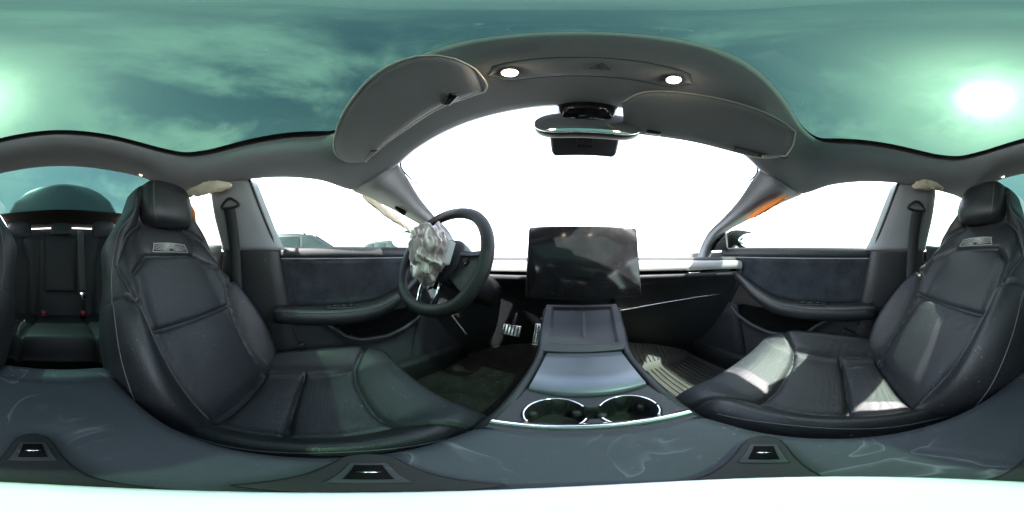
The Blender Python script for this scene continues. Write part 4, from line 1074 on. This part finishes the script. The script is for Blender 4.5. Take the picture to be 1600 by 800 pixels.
slab('loose_flap', [at(296,316,x=-.564), at(290,328,x=-.564), at(290,344,x=-.564), at(297,356,x=-.564), at(306,352,x=-.564), at(304,330,x=-.564)], (-.006,0,0), 'orange', a, bevel=.002)
a = curtain([at(566,306,x=-.54), at(590,322,x=-.55), at(612,338,x=-.56), at(632,352,x=-.575), at(642,362,x=-.585)], .013, 3.1, 'tan', "bunched tan airbag cloth along pillar ahead of the driver's window")
box('clip', at(626,328,x=-.5781), (.012,.05,.02), 'frit', a, rot=Matrix.Rotation(R(-35),3,'X'), bevel=.003)
a = curtain([at(1230,306,x=.525), at(1208,318,x=.54), at(1188,330,x=.555), at(1166,343,x=.575)], .012, 5.2, 'orange', 'bright orange airbag cloth with black ties along passenger front pillar')
for u, v in ((1180,333),(1196,324)): tube('tie', [at(u-2,v-8,x=.5828), at(u,v,x=.5828), at(u+1,v+7,x=.5922)], .004, 'frit', a, n=6)
a = curtain([at(1426,292,x=.505), at(1443,288,x=.50), at(1460,289,x=.50), at(1474,295,x=.505)], .021, 7.7, 'tan', 'bunched tan airbag cloth above pillar right of the passenger seat')
for u, v in ((1449,279),(1461,281)): box('clip', at(u,v,x=.5123), (.006,.012,.008), 'frit', a, bevel=.002)

# ------------------------------------------------------------------ parked cars outside
def parked(loc, rz, m, label, suv=True):
    t = thing('parked_car', label, 'car', loc, 'cars parked in the lot')
    t.rotation_euler[2] = rz
    P = Vector(loc)
    def b(pts): return [Vector(p)+P for p in pts]
    hw = .93
    prof = [(-2.35,.55,.80),(-2.28,.35,1.02),(-1.9,.30,1.08),(-.9,.28,1.06),(.2,.28,1.05),(.95,.28,1.03),(1.5,.29,.99),(2.0,.32,.92),(2.28,.38,.80),(2.38,.5,.65)]
    rows = []
    for y, z0, z1 in prof:
        ring = []
        for a in np.linspace(0, 2*math.pi, 28, endpoint=False):
            c, s = math.cos(a), math.sin(a)
            ring.append((hw*abs(c)**.35*np.sign(c)*(1-.06*(abs(y)/2.4)**6), y, (z0+z1)/2+(z1-z0)/2*abs(s)**.45*np.sign(s)))
        rows.append(b(ring))
    skin('body', rows, m, t, closed=True, caps=True)
    zr = 1.62 if suv else 1.44
    cab = [(-2.15 if suv else -1.7, 1.04, .62),(-1.85 if suv else -1.2, zr-.05, .66),(-1.2, zr, .68),(-.3, zr, .68),(.15, zr-.04, .66),(1.0, 1.03, .74)]
    rows = []
    for y, z1, w in cab:
        rows.append(b([(-.80,y,1.0),(-.78,y,1.06),(-w-.02,y,max(1.05,z1-.06)),(-w+.06,y,max(1.055,z1)),(0,y,max(1.06,z1+.015)),(w-.06,y,max(1.055,z1)),(w+.02,y,max(1.05,z1-.06)),(.78,y,1.06),(.80,y,1.0)]))
    skin('cabin', rows, m, t)
    for sg in (-1,1):
        for y0, y1, y2, y3 in ((-1.75 if suv else -1.35,-1.05,-1.05,-1.55 if suv else -1.1),(-.97,-.22,-.22,-.97),(-.14,.78,.12,-.14)):
            zt = zr-.10
            slab('side_window', b([(sg*.802,y0,1.09),(sg*.802,y1,1.09),(sg*.722,y2,zt),(sg*.722,y3,zt)]), (sg*.012,0,0), G_CAR, t, bevel=.004)
        if suv: tube('roof_rail', b([(sg*.62,-1.7,zr-.02),(sg*.62,-1.6,zr+.045),(sg*.62,-.2,zr+.045),(sg*.62,-.05,zr-.02)]), .018, 'plastic', t, n=8)
        box('wing_mirror', P+Vector((sg*1.0,.72,1.12)), (.16,.10,.12), m, t, bevel=.03)
        for y in (-1.42, 1.42):
            w = disc('wheel', P+Vector((sg*.78,y,.35)), .35, .20*sg if False else .20, 'tyre', t, axis=(sg,0,0), bevel=.03)
            disc('rim', P+Vector((sg*.985,y,.35)), .22, .006, 'rim', w, axis=(sg,0,0))
    slab('windscreen', b([(-.70,.95,1.08),(.70,.95,1.08),(.60,.22,zr-.07),(-.60,.22,zr-.07)]), (0,.02,.02), G_CAR, t, bevel=.004)
    for sg in (-1,1): box('headlight', P+Vector((sg*.68,2.27,.72)), (.34,.10,.12), 'chrome', t, bevel=.03)
    return t
parked((-5.2,-.35,GZ), 0, 'paintw', "grey parked car with roof rails seen through the driver's window", True)
parked((-6.0,3.3,GZ), R(-74), 'paintb', "dark parked car further forward, between driver's window pillar and first parked car", True)
